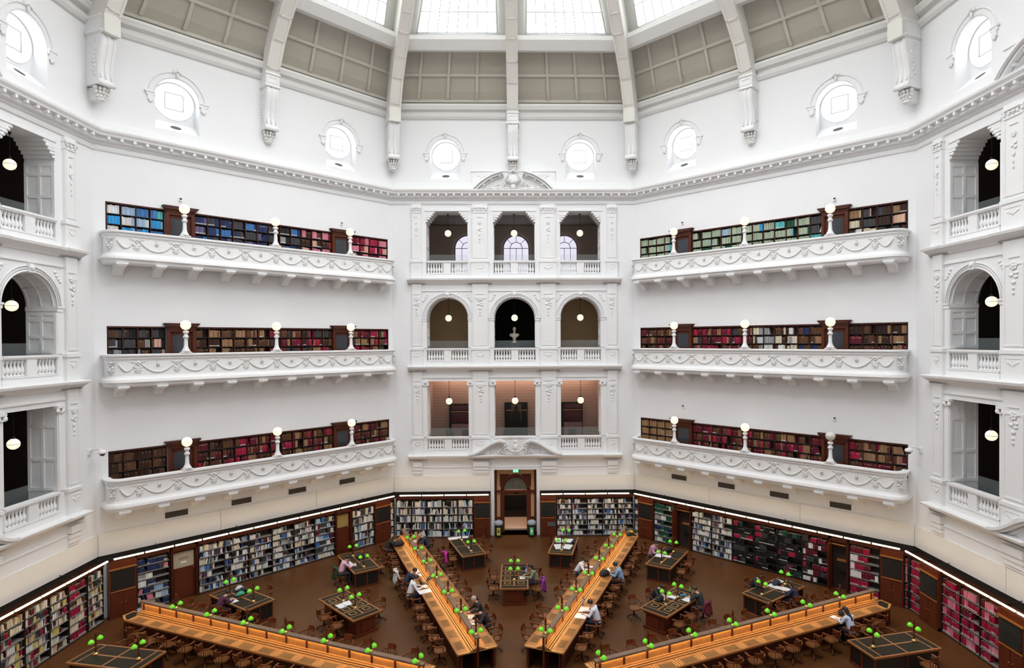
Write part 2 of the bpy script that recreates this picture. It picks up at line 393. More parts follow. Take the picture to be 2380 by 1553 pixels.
# ---------------------------------------------------------------- arcade walls: pilasters, cornices, archivolts, jamb panelling
PIL=[(-6.02,-5.46),(-2.46,-1.54),(1.60,2.50),(5.56,6.14)]
def cornice(mb,z,ends=(-6.25,6.38),pr=0.36,h=0.26):
    run_mitred(mb,[(0.0,z-h-0.10),(-0.06,z-h-0.08),(-0.10,z-h),(-pr+0.08,z-h*0.45),(-pr,z-h*0.42),(-pr-0.03,z-0.02),(-pr-0.02,z),(0,z+0.03)],ends=ends)
for k in (0,2,-2):
    mb=MB()
    for (z0,z1,cz,head) in ((4.85,9.5,10.13,'ion'),(10.13,14.65,15.32,'arch'),(15.32,19.70,None,'top')):
        for (a,b) in PIL:
            inner=(b-a)>0.7
            pz=z0+1.08
            mb.box(a-0.05,b+0.05,-0.15,0,z0,pz-0.13)              # pedestal
            mb.box(a-0.09,b+0.09,-0.19,0,pz-0.13,pz)
            c=(a+b)/2
            for q in range(5):
                r=0.16*(b-a)*1.2
                mb.ball((c+(q-2)*r*0.55,-0.16,pz-0.42-0.05*(2-abs(q-2))),(r*0.4,0.015,0.05),8)
            mb.box(c-(b-a)*0.36,c+(b-a)*0.36,-0.165,-0.15,pz-0.30,pz-0.27)
            top=z1
            mb.box(a,b,-0.12,0,pz,top)                            # shaft
            fw=0.07                                                # raised border of the sunk panel
            for (x0,x1,y0,y1) in ((a+0.04,a+0.04+fw,pz+0.12,top-0.45),(b-0.04-fw,b-0.04,pz+0.12,top-0.45),(a+0.04+fw,b-0.04-fw,pz+0.12,pz+0.12+fw),(a+0.04+fw,b-0.04-fw,top-0.45-fw,top-0.45)):
                mb.box(x0,x1,-0.145,-0.12,y0,y1)
            if head=='top':
                capital(mb,a,b,-0.12,top-0.32); mb.box(a-0.02,b+0.02,-0.16,0,top-0.50,top-0.47)
                drop(mb,c,-0.14,top-0.75,top-2.3,(b-a)*0.42)
            else:
                drop(mb,c,-0.14,top-0.25,top-1.55,(b-a)*0.62 if inner else (b-a)*0.75)
        if cz: cornice(mb,cz); 
        for (a,b) in PIL:
            if cz: cornice(mb,cz,ends=(a-0.26,b+0.26),pr=0.43); mb.box(a,b,-0.12,0,z1,cz-0.33)
        if cz: run_mitred(mb,[(0,z1-0.1),(-0.05,z1-0.08),(-0.05,z1-0.02),(0,z1)],ends=(-5.5,5.55))
        for (a,b) in BAYS:
            if head=='arch':
                r=(b-a)/2;c=(a+b)/2;zs=14.22-r
                for rr,tt in ((r+0.03,0.03),(r+0.22,0.025),(r+0.13,0.02)):
                    mb.tube([(c-rr*cos(pi*i/24),-0.03,zs+rr*sin(pi*i/24)) for i in range(25)],tt,6)
                mb.box(c-0.12,c+0.12,-0.10,0,14.20,14.52); mb.ball((c,-0.1,14.38),(0.12,0.06,0.12),8)
                for e,s in((a,-1),(b,1)):
                    mb.box(e-0.0,e+s*0.26,-0.06,0,zs-0.16,zs-0.02); mb.box(e-s*0.05,e+s*0.30,-0.09,0,zs-0.02,zs+0.05)
                    mb.box(e-s*0.045,e+s*0.02,-0.045,1.15,zs-0.14,zs+0.03)
                    mb.box(e,e+s*0.24,-0.03,0,z0+1.08,zs-0.16)
                    for q in range(4): mb.ball((e+s*(-0.05+0.10*q*0.8),-0.01,14.35-0.16*q*0.9+0.05*q*q*0.2),(0.09,0.03,0.07),8)
                    mb.box(e-s*0.0,e+s*0.3,-0.02,0,14.50,14.53)
                for i in range(3,22,4):   # coffer ribs on the arch soffit
                    t=pi*i/24;
                    mb.tube([(c-(r-0.02)*cos(t),0.08+j*0.33,zs+(r-0.02)*sin(t)) for j in range(4)],0.03,4)
                for oo in (0.1,0.57,1.05):
                    mb.tube([(c-(r-0.01)*cos(pi*i/24),oo,zs+(r-0.01)*sin(pi*i/24)) for i in range(25)],0.04,4)
                ztop=zs-0.16
            elif head=='ion':
                for e,s in((a,-1),(b,1)):
                    mb.box(e,e+s*0.24,-0.04,0,z0+1.08,9.0)
                    mb.box(e-s*0.10,e+s*0.26,-0.10,0.1,9.12,9.22)
                    for dd in (-0.06,0.20):
                        mb.ball((e+s*dd,-0.06,9.03),(0.09,0.06,0.10),10)
                    mb.tube([(e-s*0.02,-0.08,9.0),(e+s*0.10,-0.09,8.95),(e+s*0.2,-0.08,9.0)],0.025,6)
                ztop=9.15
            else:
                mb.box(a-0.05,b+0.05,-0.05,0,19.32,19.40)
                for e,s in((a,1),(b,-1)):           # stepped carved corbels in the top corners
                    for q in range(5):
                        mb.box(e,e+s*(0.52-0.105*q),-0.01,1.1,19.20-q*0.13,19.32-q*0.12)
                        mb.ball((e+s*(0.50-0.105*q),0.0,19.22-q*0.125),(0.06,0.08,0.06),8)
                ztop=18.55
            # panelled jambs
            for e,s in((a,1),(b,-1)):
                x0,x1=(e,e+s*0.03)
                for oo in (0.0,0.52,1.03): mb.box(x0,x1,oo,oo+0.11,z0+1.1,ztop)
                for zz in (z0+1.12,z0+1.1+(ztop-z0-1.1)*0.36,z0+1.1+(ztop-z0-1.1)*0.76,ztop-0.14):
                    for oa,ob in ((0.11,0.52),(0.63,1.03)): mb.box(x0,e+(x1-x0)*0.95,oa,ob,zz,zz+0.12)
    # base cornice with corbel blocks under it
    cornice(mb,4.85); 
    for (a,b) in PIL:
        cornice(mb,4.85,ends=(a-0.26,b+0.26),pr=0.43)
        for q,(zz,pp) in enumerate(((4.32,0.20),(4.12,0.16),(3.93,0.12),(3.80,0.07))):
            mb.box(a+0.004*q,b-0.004*q,-pp,0,zz-0.17,zz+(0.12 if q==0 else 0.0))
    run_mitred(mb,[(0,4.05),(-0.04,4.07),(-0.04,4.12),(0,4.14)],ends=(-5.46,5.56))
    trim(mb,k)
    # pierced balustrades, one per bay and tier, with stone piers
for k in (0,2,-2):
    for ti,zb in enumerate((4.85,10.13,15.32)):
        for bi,(a,b) in enumerate(BAYS):
            if k==2 and bi==2 or k==-2 and bi==0: continue
            if k==0 and ti==0 and bi==1:
                pass
            L=[] ; c=(a+b)/2
            root=empty('balustrade',fpt(k,c,0,zb),frz(k))
            tname=['lower','middle','upper'][ti]
            if k==0: lb='white stone balustrade of the %s gallery, %s bay of doorway arcade'%(tname,['left','central','right'][bi])
            else: lb='white stone balustrade of the %s gallery, %s bay, %s'%(tname,['left','middle','right'][bi],'left edge arcade' if k==-2 else 'right edge arcade')
            tag(root,lb,'balustrade','gallery balustrades of the arcades')
            w=(b-a)/2
            m=MB(); m.box(-w,w,-0.04,0.18,0,0.30); m.box(-w,w,-0.06,0.20,0.27,0.32); m.build('plinth',[trimw],root)
            m=MB(); m.box(-w,w,-0.10,0.22,0.98,1.06); m.box(-w,w,-0.07,0.19,0.93,0.98); m.build('handrail',[trimw],root)
            m=MB(); m.box(-0.22,0.22,-0.05,0.19,0.32,0.93); m.build('pier',[trimw],root)
            for s in(-1,1):
                m=MB(); m.box(s*w,s*(w-0.03),-0.03,0.17,0.32,0.93); m.build('pier',[trimw],root)
            if not(k==0 and ti==0 and bi==1):
                bal=None
                for s in (-1,1):
                    for i in range(6):
                        x=s*(0.31+i*(w-0.42)/5.2)
                        if bal is None:
                            m=MB(); m.lathe([(0.075,0.32),(0.075,0.37),(0.045,0.39),(0.05,0.42),(0.082,0.50),(0.078,0.56),(0.045,0.68),(0.038,0.76),(0.055,0.80),(0.05,0.83),(0.068,0.86),(0.07,0.93)],(0,0.07,0),12)
                            bal=m.build('baluster',[trimw],root); bal.location.x=x
                        else:
                            c2=bal.copy(); COL.objects.link(c2); c2.parent=root; c2.location.x=x
            else:
                m=MB(); m.box(-w+0.03,w-0.03,-0.02,0.16,0.32,0.93); m.build('panel',[trimw],root)
            # glass barrier behind
            m=MB(); m.box(-w+0.02,w-0.02,0.55,0.565,0.1,1.5)
            g=m.build('glass_barrier',[glassb],None,fpt(k,c,0,zb),frz(k))
            tag(g,lb.replace('white stone balustrade','clear glass safety barrier').replace(' of the ',' behind ',1) if False else 'clear glass barrier behind the %s balustrade, %s bay, %s arcade'%(tname,['left','middle','right'][bi],{0:'doorway',-2:'left edge',2:'right edge'}[k]),'glass barrier','glass barriers in the gallery openings')

# ---------------------------------------------------------------- pediments
def extr_curve(mb,pts,hw,prof_o0,prof_o1,mi=0):
    # band following pts (u,z) with half width hw, between offsets
    n=len(pts)
    nr=[]
    for i in range(n):
        a=Vector(pts[max(i-1,0)]);b=Vector(pts[min(i+1,n-1)]);d=(b-a).normalized();nr.append(Vector((-d.y,d.x)))
    vs=[]
    for p,m_ in zip(pts,nr):
        P=Vector(p)
        for s,o in((1,prof_o0),(1,prof_o1),(-1,prof_o1),(-1,prof_o0)):
            q=P+m_*hw*s; vs.append((q.x,o,q.y))
    fs=[]
    for i in range(n-1):
        for j in range(4): fs.append((i*4+j,i*4+(j+1)%4,(i+1)*4+(j+1)%4,(i+1)*4+j))
    fs+=[(0,1,2,3),((n-1)*4+3,(n-1)*4+2,(n-1)*4+1,(n-1)*4)]
    mb.add(vs,fs,mi)
for k in (0,2,-2):
    where={0:'doorway',2:'right edge',-2:'left edge'}[k]
    root=empty('pediment',fpt(k,0.05,0,4.85),frz(k)); tag(root,'scrolled pediment with oval cartouche and garland low on the %s arcade'%where,'pediment')
    m=MB()
    for s in(-1,1):
        pts=[]
        for i in range(26):
            t=i/25; u=2.75-2.1*t; z=0.06+0.80*(0.5-0.5*cos(pi*min(1,t*1.10)))
            if t>0.9: z-=(t-0.9)*0.9
            pts.append((s*u,z))
        extr_curve(m,pts,0.05,-0.52,-0.02); extr_curve(m,[(u-s*0.02,z-0.09) for u,z in pts],0.045,-0.44,-0.02)
        extr_curve(m,[(u-s*0.06,z-0.20) for u,z in pts[3:]],0.05,-0.22,-0.02)
        m.build('moulding',[trimw],root); m=MB()
    m=MB(); 
    for s in(-1,1):
        m.tube([(s*(0.62+0.16*(1-i/16)*cos(i*0.55)),-0.42,0.62+0.16*(1-i/16)*sin(i*0.55)) for i in range(16)],0.05,8)
        leafblob(m,s*0.62,-0.38,0.52,0.14); 
        for q in range(4): m.ball((s*(0.60+0.03*(q%2)),-0.36,0.36-0.10*q+0.05),(0.085-0.012*q,0.09,0.075),8)
        for q in range(4): m.ball((s*(0.78+0.07*q),-0.28,0.16+0.05*((q*3)%4)),(0.07,0.07,0.055),8)
    for i in range(9):
        t=(i-4)/4; m.ball((t*0.45,-0.42,0.20+0.20*t*t),(0.085,0.10,0.075),8)
    m.build('garland',[shaded_white],root)
    m=MB(); m.ball((0,-0.40,0.48),(0.15,0.10,0.22),16); m.tube([(0.20*cos(i*pi/8),-0.38,0.48+0.27*sin(i*pi/8)) for i in range(17)],0.035,6); m.ball((0,-0.4,0.80),(0.10,0.09,0.08),8)
    m.build('cartouche',[trimw],root)
    # upper pediment on the main cornice
    root=empty('pediment',fpt(k,0.0,0,20.52),frz(k)); tag(root,'broken arched pediment with shell cartouche above the main cornice of %s arcade'%where,'pediment')
    m=MB(); m.box(-2.45,2.5,-0.08,-0.01,0,1.14); m.box(-2.5,2.55,-0.13,-0.01,1.12,1.18)
    for s in(-1,1):
        for zz in (0.95,): m.box(s*1.1,s*2.2,-0.10,-0.08,zz,zz+0.02)
        for q in range(5): m.ball((s*(2.05-0.17*q),-0.09,0.86-0.05*(q%2)),(0.09,0.03,0.05),8)
    m.build('backing_panel',[trimw],root)
    m=MB(); Rr=3.05; zc=-1.97+0.03
    for s in(-1,1):
        pts=[(s*Rr*sin(t),zc+Rr*cos(t)) for t in [0.20+(0.86-0.20)*i/18 for i in range(19)]]
        extr_curve(m,pts,0.05,-0.60,-0.05); extr_curve(m,[(u*0.965,z-0.10) for u,z in pts],0.05,-0.46,-0.05); extr_curve(m,[(u*0.93,z-0.19) for u,z in pts],0.03,-0.25,-0.05)
        for i in range(2,19,5): m.box(pts[i][0]*0.95-0.05,pts[i][0]*0.95+0.05,-0.40,-0.2,pts[i][1]-0.24,pts[i][1]-0.15)
        m.build('moulding',[trimw],root); m=MB()
    m=MB(); m.ball((0,-0.34,0.62),(0.30,0.10,0.27),16)
    for i in range(9):
        a=pi+pi*(i+0.5)/9; m.tube([(0.1*cos(a),-0.43,0.62+0.08*sin(a)),(0.33*cos(a),-0.40,0.60+0.30*sin(a))],[0.02,0.05],6)
    m.build('cartouche',[trimw],root)
    m=MB(); rr=random.Random(5+k)
    for s in(-1,1):
        m.tube([(s*(0.42+0.12*sin(i*0.5)),-0.36,0.25+i*0.07) for i in range(11)],0.05,6)
        for q in range(22):
            u=0.42+q*0.052; m.ball((s*u+rr.uniform(-.03,.03),-0.22,0.10+max(0,0.75-u*0.62)*rr.random()+0.02),(rr.uniform(.04,.08),0.08,rr.uniform(.035,.07)),8)
        m.tube([(s*(0.35+0.09*i),-0.26,0.10+0.03*sin(i*1.3)) for i in range(12)],0.04,6)
    for q in range(5): m.ball(((q-2)*0.12,-0.40,0.98+0.05*(2-abs(q-2))),(0.07,0.09,0.06),8)
    m.ball((0,-0.36,0.18),(0.16,0.12,0.14),10)
    m.build('garland',[shaded_white],root)

# ---------------------------------------------------------------- oculus windows in the drum
NW=[0]
def win(k,u,off,z):
    NW[0]+=1; r=empty('window_%d'%NW[0],fpt(k,u,off,z),frz(k)); tag(r,None,None,kind='structure'); return r
oc=None
for k in FACES:
    for u in OCU:
        if oc is None:
            oc=win(k,u,0.0,22.72)
            m=MB(); 
            m.prism([(0.83*cos(2*pi*i/48),0.83*sin(2*pi*i/48)) for i in range(48)],lambda p,t:(p[0],t,p[1]),0.56,0.58); m.build('pane',[ocglow],oc)
            m=MB(); m.tube([(0.845*cos(2*pi*i/48),0.55,0.845*sin(2*pi*i/48)) for i in range(49)],0.035,6,caps=False); m.build('rim',[trimw],oc)
            m=MB(); h=0.37
            for a,b in(((-h,-h),(h,-h)),((h,-h),(h,h)),((h,h),(-h,h)),((-h,h),(-h,-h))):
                m.tube([(a[0],0.54,a[1]),(b[0],0.54,b[1])],0.017,4)
            m.build('glazing_bars',[barlt],oc)
            m=MB(); rr=1.14
            m.tube([(-rr,-0.01,0.05)]+[(-rr*cos(pi*i/30),-0.01,rr*sin(pi*i/30)) for i in range(31)],0.035,6)
            m.tube([(-(rr-0.22)*cos(pi*i/30),-0.005,(rr-0.22)*sin(pi*i/30)) for i in range(31)],0.02,6)
            for s in(-1,1):
                m.box(s*0.90,s*1.30,-0.10,0,-0.02,0.06); m.box(s*0.90,s*1.24,-0.07,0,-0.14,-0.02); m.box(s*0.96,s*1.18,-0.07,0,-0.34,-0.14); m.ball((s*1.07,-0.05,-0.38),(0.09,0.06,0.08),8)
            for q in range(5): m.ball(((q-2)*0.075,-0.05,1.16+0.06*(2-abs(q-2))*0.8),(0.05,0.05,0.09),8)
            m.ball((0,-0.05,1.02),(0.07,0.06,0.12),8)
            m.build('hood_moulding',[trimw],oc)
            m=MB(); m.prism([(0.22*cos(2*pi*i/24),0.14*sin(2*pi*i/24)) for i in range(24)],lambda p,t:(p[0],0.30+p[1]*0.75-t*0.66,-1.253+p[1]*0.66+t*0.75),-0.02,0.012); m.build('vent',[mat('vent_opening',(0.07,0.07,0.06),0.6)],oc)
        else:
            NW[0]+=1; c=dup(oc,fpt(k,u,0,22.72),frz(k)); c.name='window_%d'%NW[0]

# ---------------------------------------------------------------- dome
S=[(17.36,25.55),(16.85,26.15),(16.35,26.95),(15.75,27.75),(15.25,28.35),(14.0,29.55),(12.4,30.85),(10.4,32.1),(8.0,33.25),(5.4,34.1),(2.2,34.7)]
I=[(16.72,24.2),(16.72,25.0),(16.05,26.22),(15.30,27.05),(14.5,27.82),(13.0,29.2),(11.6,30.25),(9.7,31.45),(7.5,32.5),(5.0,33.3),(2.2,33.8)]
ceil=empty('ceiling',(0,0,0)); tag(ceil,None,None,kind='structure')
def sp(a,side): return None
for k in FACES:
    m=MB()
    for (a0,z0),(a1,z1) in zip(S,S[1:]):
        m.add([(-a0*T,a0-A,z0),(a0*T,a0-A,z0),(a1*T,a1-A,z1),(-a1*T,a1-A,z1)],[(0,1,2,3)],0 if z0<28.3 else 1)
    o=m.build('dome_shell',[coffer,frameg],ceil,fix=False); o.location=fpt(k,0,0,0); o.rotation_euler=(0,0,frz(k))
    # coffer battens
    m=MB()
    def onS(t):   # param along S index
        i=min(int(t),len(S)-2);f=t-i; return (S[i][0]+(S[i+1][0]-S[i][0])*f,S[i][1]+(S[i+1][1]-S[i][1])*f)
    for u in (-5.28,-3.65,-2.02,2.02,3.65,5.28):
        pts=[onS(t*0.5) for t in range(1,9)]
        for (a0,z0),(a1,z1) in zip(pts,pts[1:]):
            f0=a0/16.4; f1=a1/16.4
            w=0.075
            m.add([(u*f0-w,a0-A-0.005,z0),(u*f0+w,a0-A-0.005,z0),(u*f1+w,a1-A-0.005,z1),(u*f1-w,a1-A-0.005,z1),
                   (u*f0-w,a0-A-0.07,z0-0.05),(u*f0+w,a0-A-0.07,z0-0.05),(u*f1+w,a1-A-0.07,z1-0.05),(u*f1-w,a1-A-0.07,z1-0.05)],[(4,5,6,7),(0,4,7,3),(1,2,6,5),(0,1,5,4),(3,7,6,2)])
    for (aa,zz) in ((16.38,26.90),(17.2,25.75),(15.5,28.05)):
        m.box(-aa*T+0.1,aa*T-0.1,aa-A-0.07,aa-A+0.06,zz-0.09,zz+0.06)
    o=m.build('coffer_battens',[mat('coffer_batten_paint',(0.53,0.50,0.44),0.8,spec=0.1)],ceil); o.location=fpt(k,0,0,0); o.rotation_euler=(0,0,frz(k))
    # purlins
    m=MB()
    for (ai,zi,hh) in ((14.88,27.62,0.62),(11.9,30.45,0.4),(8.2,32.55,0.35),(4.6,33.75,0.3)):
        vs=[]
        prof=[(ai,zi),(ai-0.42,zi+hh*0.62),(ai-0.42,zi+hh),(ai+0.5,zi+hh+0.30),(ai+0.75,zi+0.25)]
        n=len(prof); vs=[(-a*T,a-A,z) for a,z in prof]+[(a*T,a-A,z) for a,z in prof]
        m.add(vs,[(i,(i+1)%n,(i+1)%n+n,i+n) for i in range(n)])
    o=m.build('purlin',[ribw],ceil); o.location=fpt(k,0,0,0); o.rotation_euler=(0,0,frz(k))
# ribs
for j in range(16):
    ang=j*22.5; cf=1.0 if j%2==0 else 1/cos(pi/8)
    hw=0.325 if True else 0
    m=MB()
    n=len(I)
    ii=[(a*cf - (0 if j%2==0 else 0.62*(1)) ,z) for a,z in I]
    ss=[(a*cf+0.05,z+0.1) for a,z in S]
    ss[0]=(17.4*cf,24.2)
    vs=[]
    for (a,z),(b,y) in zip(ii,ss):
        vs+=[(-hw,a,z),(hw,a,z),(hw,b,y),(-hw,b,y)]
    fs=[]
    for q in range(n-1):
        for e in range(4): fs.append((q*4+e,q*4+(e+1)%4,(q+1)*4+(e+1)%4,(q+1)*4+e))
    fs+=[(0,1,2,3)]
    m.add(vs,fs,0)
    # raised borders + cross battens on the underside
    for q in range(1,n-1):
        (a0,z0),(a1,z1)=ii[q],ii[q+1]
        d=Vector((a1-a0,z1-z0)); L=d.length; d/=L; nn=Vector((-abs(d.y),-abs(d.x)))*0.035
        for x0,x1 in((-hw,-hw+0.10),(hw-0.10,hw)):
            m.add([(x0,a0,z0),(x1,a0,z0),(x1,a1,z1),(x0,a1,z1),(x0,a0+nn.x,z0+nn.y),(x1,a0+nn.x,z0+nn.y),(x1,a1+nn.x,z1+nn.y),(x0,a1+nn.x,z1+nn.y)],[(4,5,6,7),(0,1,5,4),(1,2,6,5),(2,3,7,6),(3,0,4,7)])
        for f in ((0.1,) if L<1.6 else (0.1,0.6)):
            c0=Vector((a0,z0))+d*L*f; c1=c0+d*0.07
            m.add([(-hw,c0.x,c0.y),(hw,c0.x,c0.y),(hw,c1.x,c1.y),(-hw,c1.x,c1.y),(-hw,c0.x+nn.x,c0.y+nn.y),(hw,c0.x+nn.x,c0.y+nn.y),(hw,c1.x+nn.x,c1.y+nn.y),(-hw,c1.x+nn.x,c1.y+nn.y)],[(4,5,6,7),(0,1,5,4),(1,2,6,5),(2,3,7,6),(3,0,4,7)])
    o=m.build('rib',[ribm],ceil); o.rotation_euler=(0,0,-radians(ang))
# oculus ring at the crown
m=MB(); m.lathe([(2.5,33.7),(2.5,34.9),(0.01,34.95)],(0,0,0),32); m.build('crown',[ribw],ceil)
NW[0]+=1; r=empty('window_%d'%NW[0],(0,0,34.6)); tag(r,None,None,kind='structure'); m=MB(); m.lathe([(2.35,0),(0.01,0.02)],(0,0,0),32); m.build('pane',[glow3],r)
# skylight windows, one per half-bay
for k in FACES:
    for s in(-1,1):
        r=win(k,0,0,0)
        m=MB(); b=MB(); f=MB()
        rows=[((14.92,28.65),(12.55,30.72)),((11.6,31.33),(8.75,32.9)),((7.7,33.35),(5.2,34.15))]
        for ri,((a0,z0),(a1,z1)) in enumerate(rows):
            in0,in1=(0.80,0.74); out=0.97-0.1*ri
            q=[(s*in0,a0-A,z0-0.10),(s*(a0*T-out),a0-A,z0-0.10),(s*(a1*T-out),a1-A,z1-0.10),(s*in0,a1-A,z1-0.10)]
            m.add(q,[(0,1,2,3)],ri)
            P=[Vector(v) for v in q]
            if ri<2:
                nb=8 if ri==0 else 6
                for i in range(1,nb):
                    p0=P[0].lerp(P[1],i/nb); p1=P[3].lerp(P[2],i/nb)+Vector((0,0,0))
                    dn=Vector((0,-0.03,-0.035))
                    b.tube([p0+dn,p1+dn],0.016,4)
                for i in range(0,4):
                    t=[0.02,0.36,0.7,0.98][i]; dn=Vector((0,-0.03,-0.035))
                    b.tube([P[0].lerp(P[3],t)+dn,P[1].lerp(P[2],t)+dn],0.018,4)
            dn=Vector((0,-0.03,-0.03))
            for i in range(4): f.tube([P[i]+dn,P[(i+1)%4]+dn],0.05,4)
        m.build('pane',[glow,glow2,glow3],r,fix=False); b.build('glazing_bars',[barm],r); f.build('frame',[ribw],r)
# scroll brackets carrying the ribs
proto=None
BW=['over the doorway arcade','corner right of the doorway arcade','middle of the balcony wall right of the doorway','corner beside the right edge arcade','middle of the right edge arcade','','','','','','','','middle of the left edge arcade','corner beside the left edge arcade','middle of the balcony wall left of the doorway','corner left of the doorway arcade']
for j in range(16):
    ang=radians(22.5*j); cf=1.0 if j%2==0 else 1/cos(pi/8); base=17.4*cf-(0 if j%2==0 else 0.42)
    loc=Vector((sin(ang)*base,cos(ang)*base,21.6)); rz=-ang
    if 5<=j<=11: lb='white scroll bracket under a dome rib behind the viewing gallery'
    else: lb='white carved scroll bracket under dome rib, '+BW[j]
    if proto is None:
        proto=empty('scroll_bracket',loc,rz)
        m=MB(); hw=0.33
        m.box(-hw,hw,-0.70,0.5,2.72,3.30)
        for z in (2.66,3.26): m.box(-hw-0.04,hw+0.04,-0.76,0.5,z,z+0.09)
        for x0,x1,z0,z1 in((-0.27,-0.20,2.84,3.16),(0.20,0.27,2.84,3.16),(-0.20,0.20,2.84,2.90),(-0.20,0.20,3.10,3.16)): m.box(x0,x1,-0.73,-0.70,z0,z1)
        m.build('panel_block',[trimw],proto)
        m=MB()
        prof=[(-0.66,2.66),(-0.70,2.45),(-0.68,2.2),(-0.58,1.85),(-0.48,1.5),(-0.44,1.15),(-0.48,0.85),(-0.56,0.70),(-0.50,0.60),(0.5,0.60),(0.5,2.66)]
        m.prism(prof,lambda p,t:(t,p[0],p[1]),-0.30,0.30)
        for x in (-0.22,0,0.22): m.tube([(x,a-0.0,z) for a,z in prof[:7]],0.05,6)
        m.tube([(-0.34,-0.50,0.66),(0.34,-0.50,0.66)],0.10,10)
        m.build('scroll',[trimw],proto)
        m=MB(); rr=random.Random(3)
        for s in(-1,1):
            for q in range(9): m.ball((s*0.31,-0.35+0.25*rr.random(),1.0+q*0.17),(0.05,0.09,0.09),8)
        for row,(z,hw2,n) in enumerate(((0.48,0.26,5),(0.34,0.22,5),(0.20,0.16,4),(0.08,0.10,3))):
            for q in range(n):
                x=-hw2+2*hw2*q/(n-1); m.ball((x,-0.34+row*0.05+abs(x)*0.4,z),(0.065,0.12,0.095),8)
        m.ball((0,-0.20,0.05),(0.14,0.16,0.07),10)
        m.box(-0.18,0.18,-0.18,0.5,0.05,0.55)
        m.build('acanthus_leaf',[shaded_white],proto); o=proto
    else: o=dup(proto,loc,rz)
    tag(o,lb,'scroll bracket','scroll brackets under the dome ribs')

# ---------------------------------------------------------------- book bookkeeping
BOOKS=[]   # (k,u0,w,off_front,depth,z0,h,color,lean,case,shelf,index,labelled)
def jit(c,j,r): 
    g=r.uniform(1-j,1+j); return tuple(max(0.004,min(0.95,v*g*r.uniform(1-j*0.4,1+j*0.4))) for v in c)
CN={'white':(0.72,0.72,0.70),'cream':(0.66,0.58,0.43),'grey':(0.30,0.30,0.31),'charcoal':(0.05,0.05,0.055),'black':(0.012,0.012,0.014),'navy blue':(0.018,0.030,0.10),
 'pale blue':(0.33,0.47,0.62),'mid blue':(0.05,0.17,0.42),'bright blue':(0.03,0.30,0.62),'sage green':(0.36,0.43,0.31),'dark green':(0.012,0.075,0.045),'turquoise':(0.10,0.45,0.45),
 'maroon':(0.12,0.008,0.022),'crimson':(0.33,0.010,0.045),'pink':(0.62,0.20,0.27),'brown':(0.10,0.042,0.02),'dark brown':(0.038,0.016,0.010),'tan':(0.30,0.17,0.085),'yellow':(0.60,0.50,0.15),'peach':(0.62,0.38,0.28),'violet grey':(0.13,0.11,0.20)}
def row(rng,k,u0,u1,off,dep,z,hmax,chooser,case,shelf,wr=(0.028,0.055),hr=(0.72,0.97),fill=1.0,lean=0.15,lab=0.3,runs=(3,9)):
    u=u0; end=u0+(u1-u0)*fill; i=0; run=0
    while u<end-0.02:
        if run<=0: c=chooser(rng,(u+u1*0+0)/1.0); run=rng.randint(*runs); hb=rng.uniform(*hr); wb=rng.uniform(*wr); lb=rng.random()<lab; ln=rng.uniform(0.12,0.3)*rng.choice((-1,1)) if rng.random()<lean else 0
        wv=wb*rng.uniform(0.75,1.25)
        if u+wv>end: break
        i+=1; run-=1
        col=c
        hv=hmax*min(0.98,hb*rng.uniform(0.95,1.04))
        BOOKS.append((k,u,wv,off+rng.uniform(0,0.03),dep,z,hv*(0.96 if ln else 1),col,jit(CN[col],0.18,rng),ln,case,shelf,i,lb))
        u+=wv*(1.04 if not ln else 1.12)
        if ln and run==0: u+=0.06

# ---------------------------------------------------------------- balconies
def sweep(mb,path,prof,mi=0,closed_prof=True):
    n=len(path); nr=[]
    for i in range(n):
        a=Vector(path[max(i-1,0)]);b=Vector(path[min(i+1,n-1)]);d=(b-a).normalized(); nr.append(Vector((d.y,-d.x)))
    vs=[]; m=len(prof)
    for p,q in zip(path,nr):
        for dd,z in prof: vs.append((p[0]+q.x*dd,p[1]+q.y*dd,z))
    fs=[(i*m+j,i*m+(j+1)%m,(i+1)*m+(j+1)%m,(i+1)*m+j) for i in range(n-1) for j in range(m)]
    fs+=[tuple(range(m)),tuple(reversed(range((n-1)*m,n*m)))]
    mb.add(vs,fs,mi,False)
RAD=0.55; OFFB=-0.92; UE=6.93
path=[(-UE,-0.01)]
path+=[(-UE+RAD-RAD*cos(a),OFFB+RAD-RAD*sin(a)) for a in [pi/2*i/8 for i in range(9)]]
path+=[(UE-RAD+RAD*sin(a),OFFB+RAD-RAD*cos(a)) for a in [pi/2*i/8 for i in range(9)]]
path+=[(UE,-0.01)]
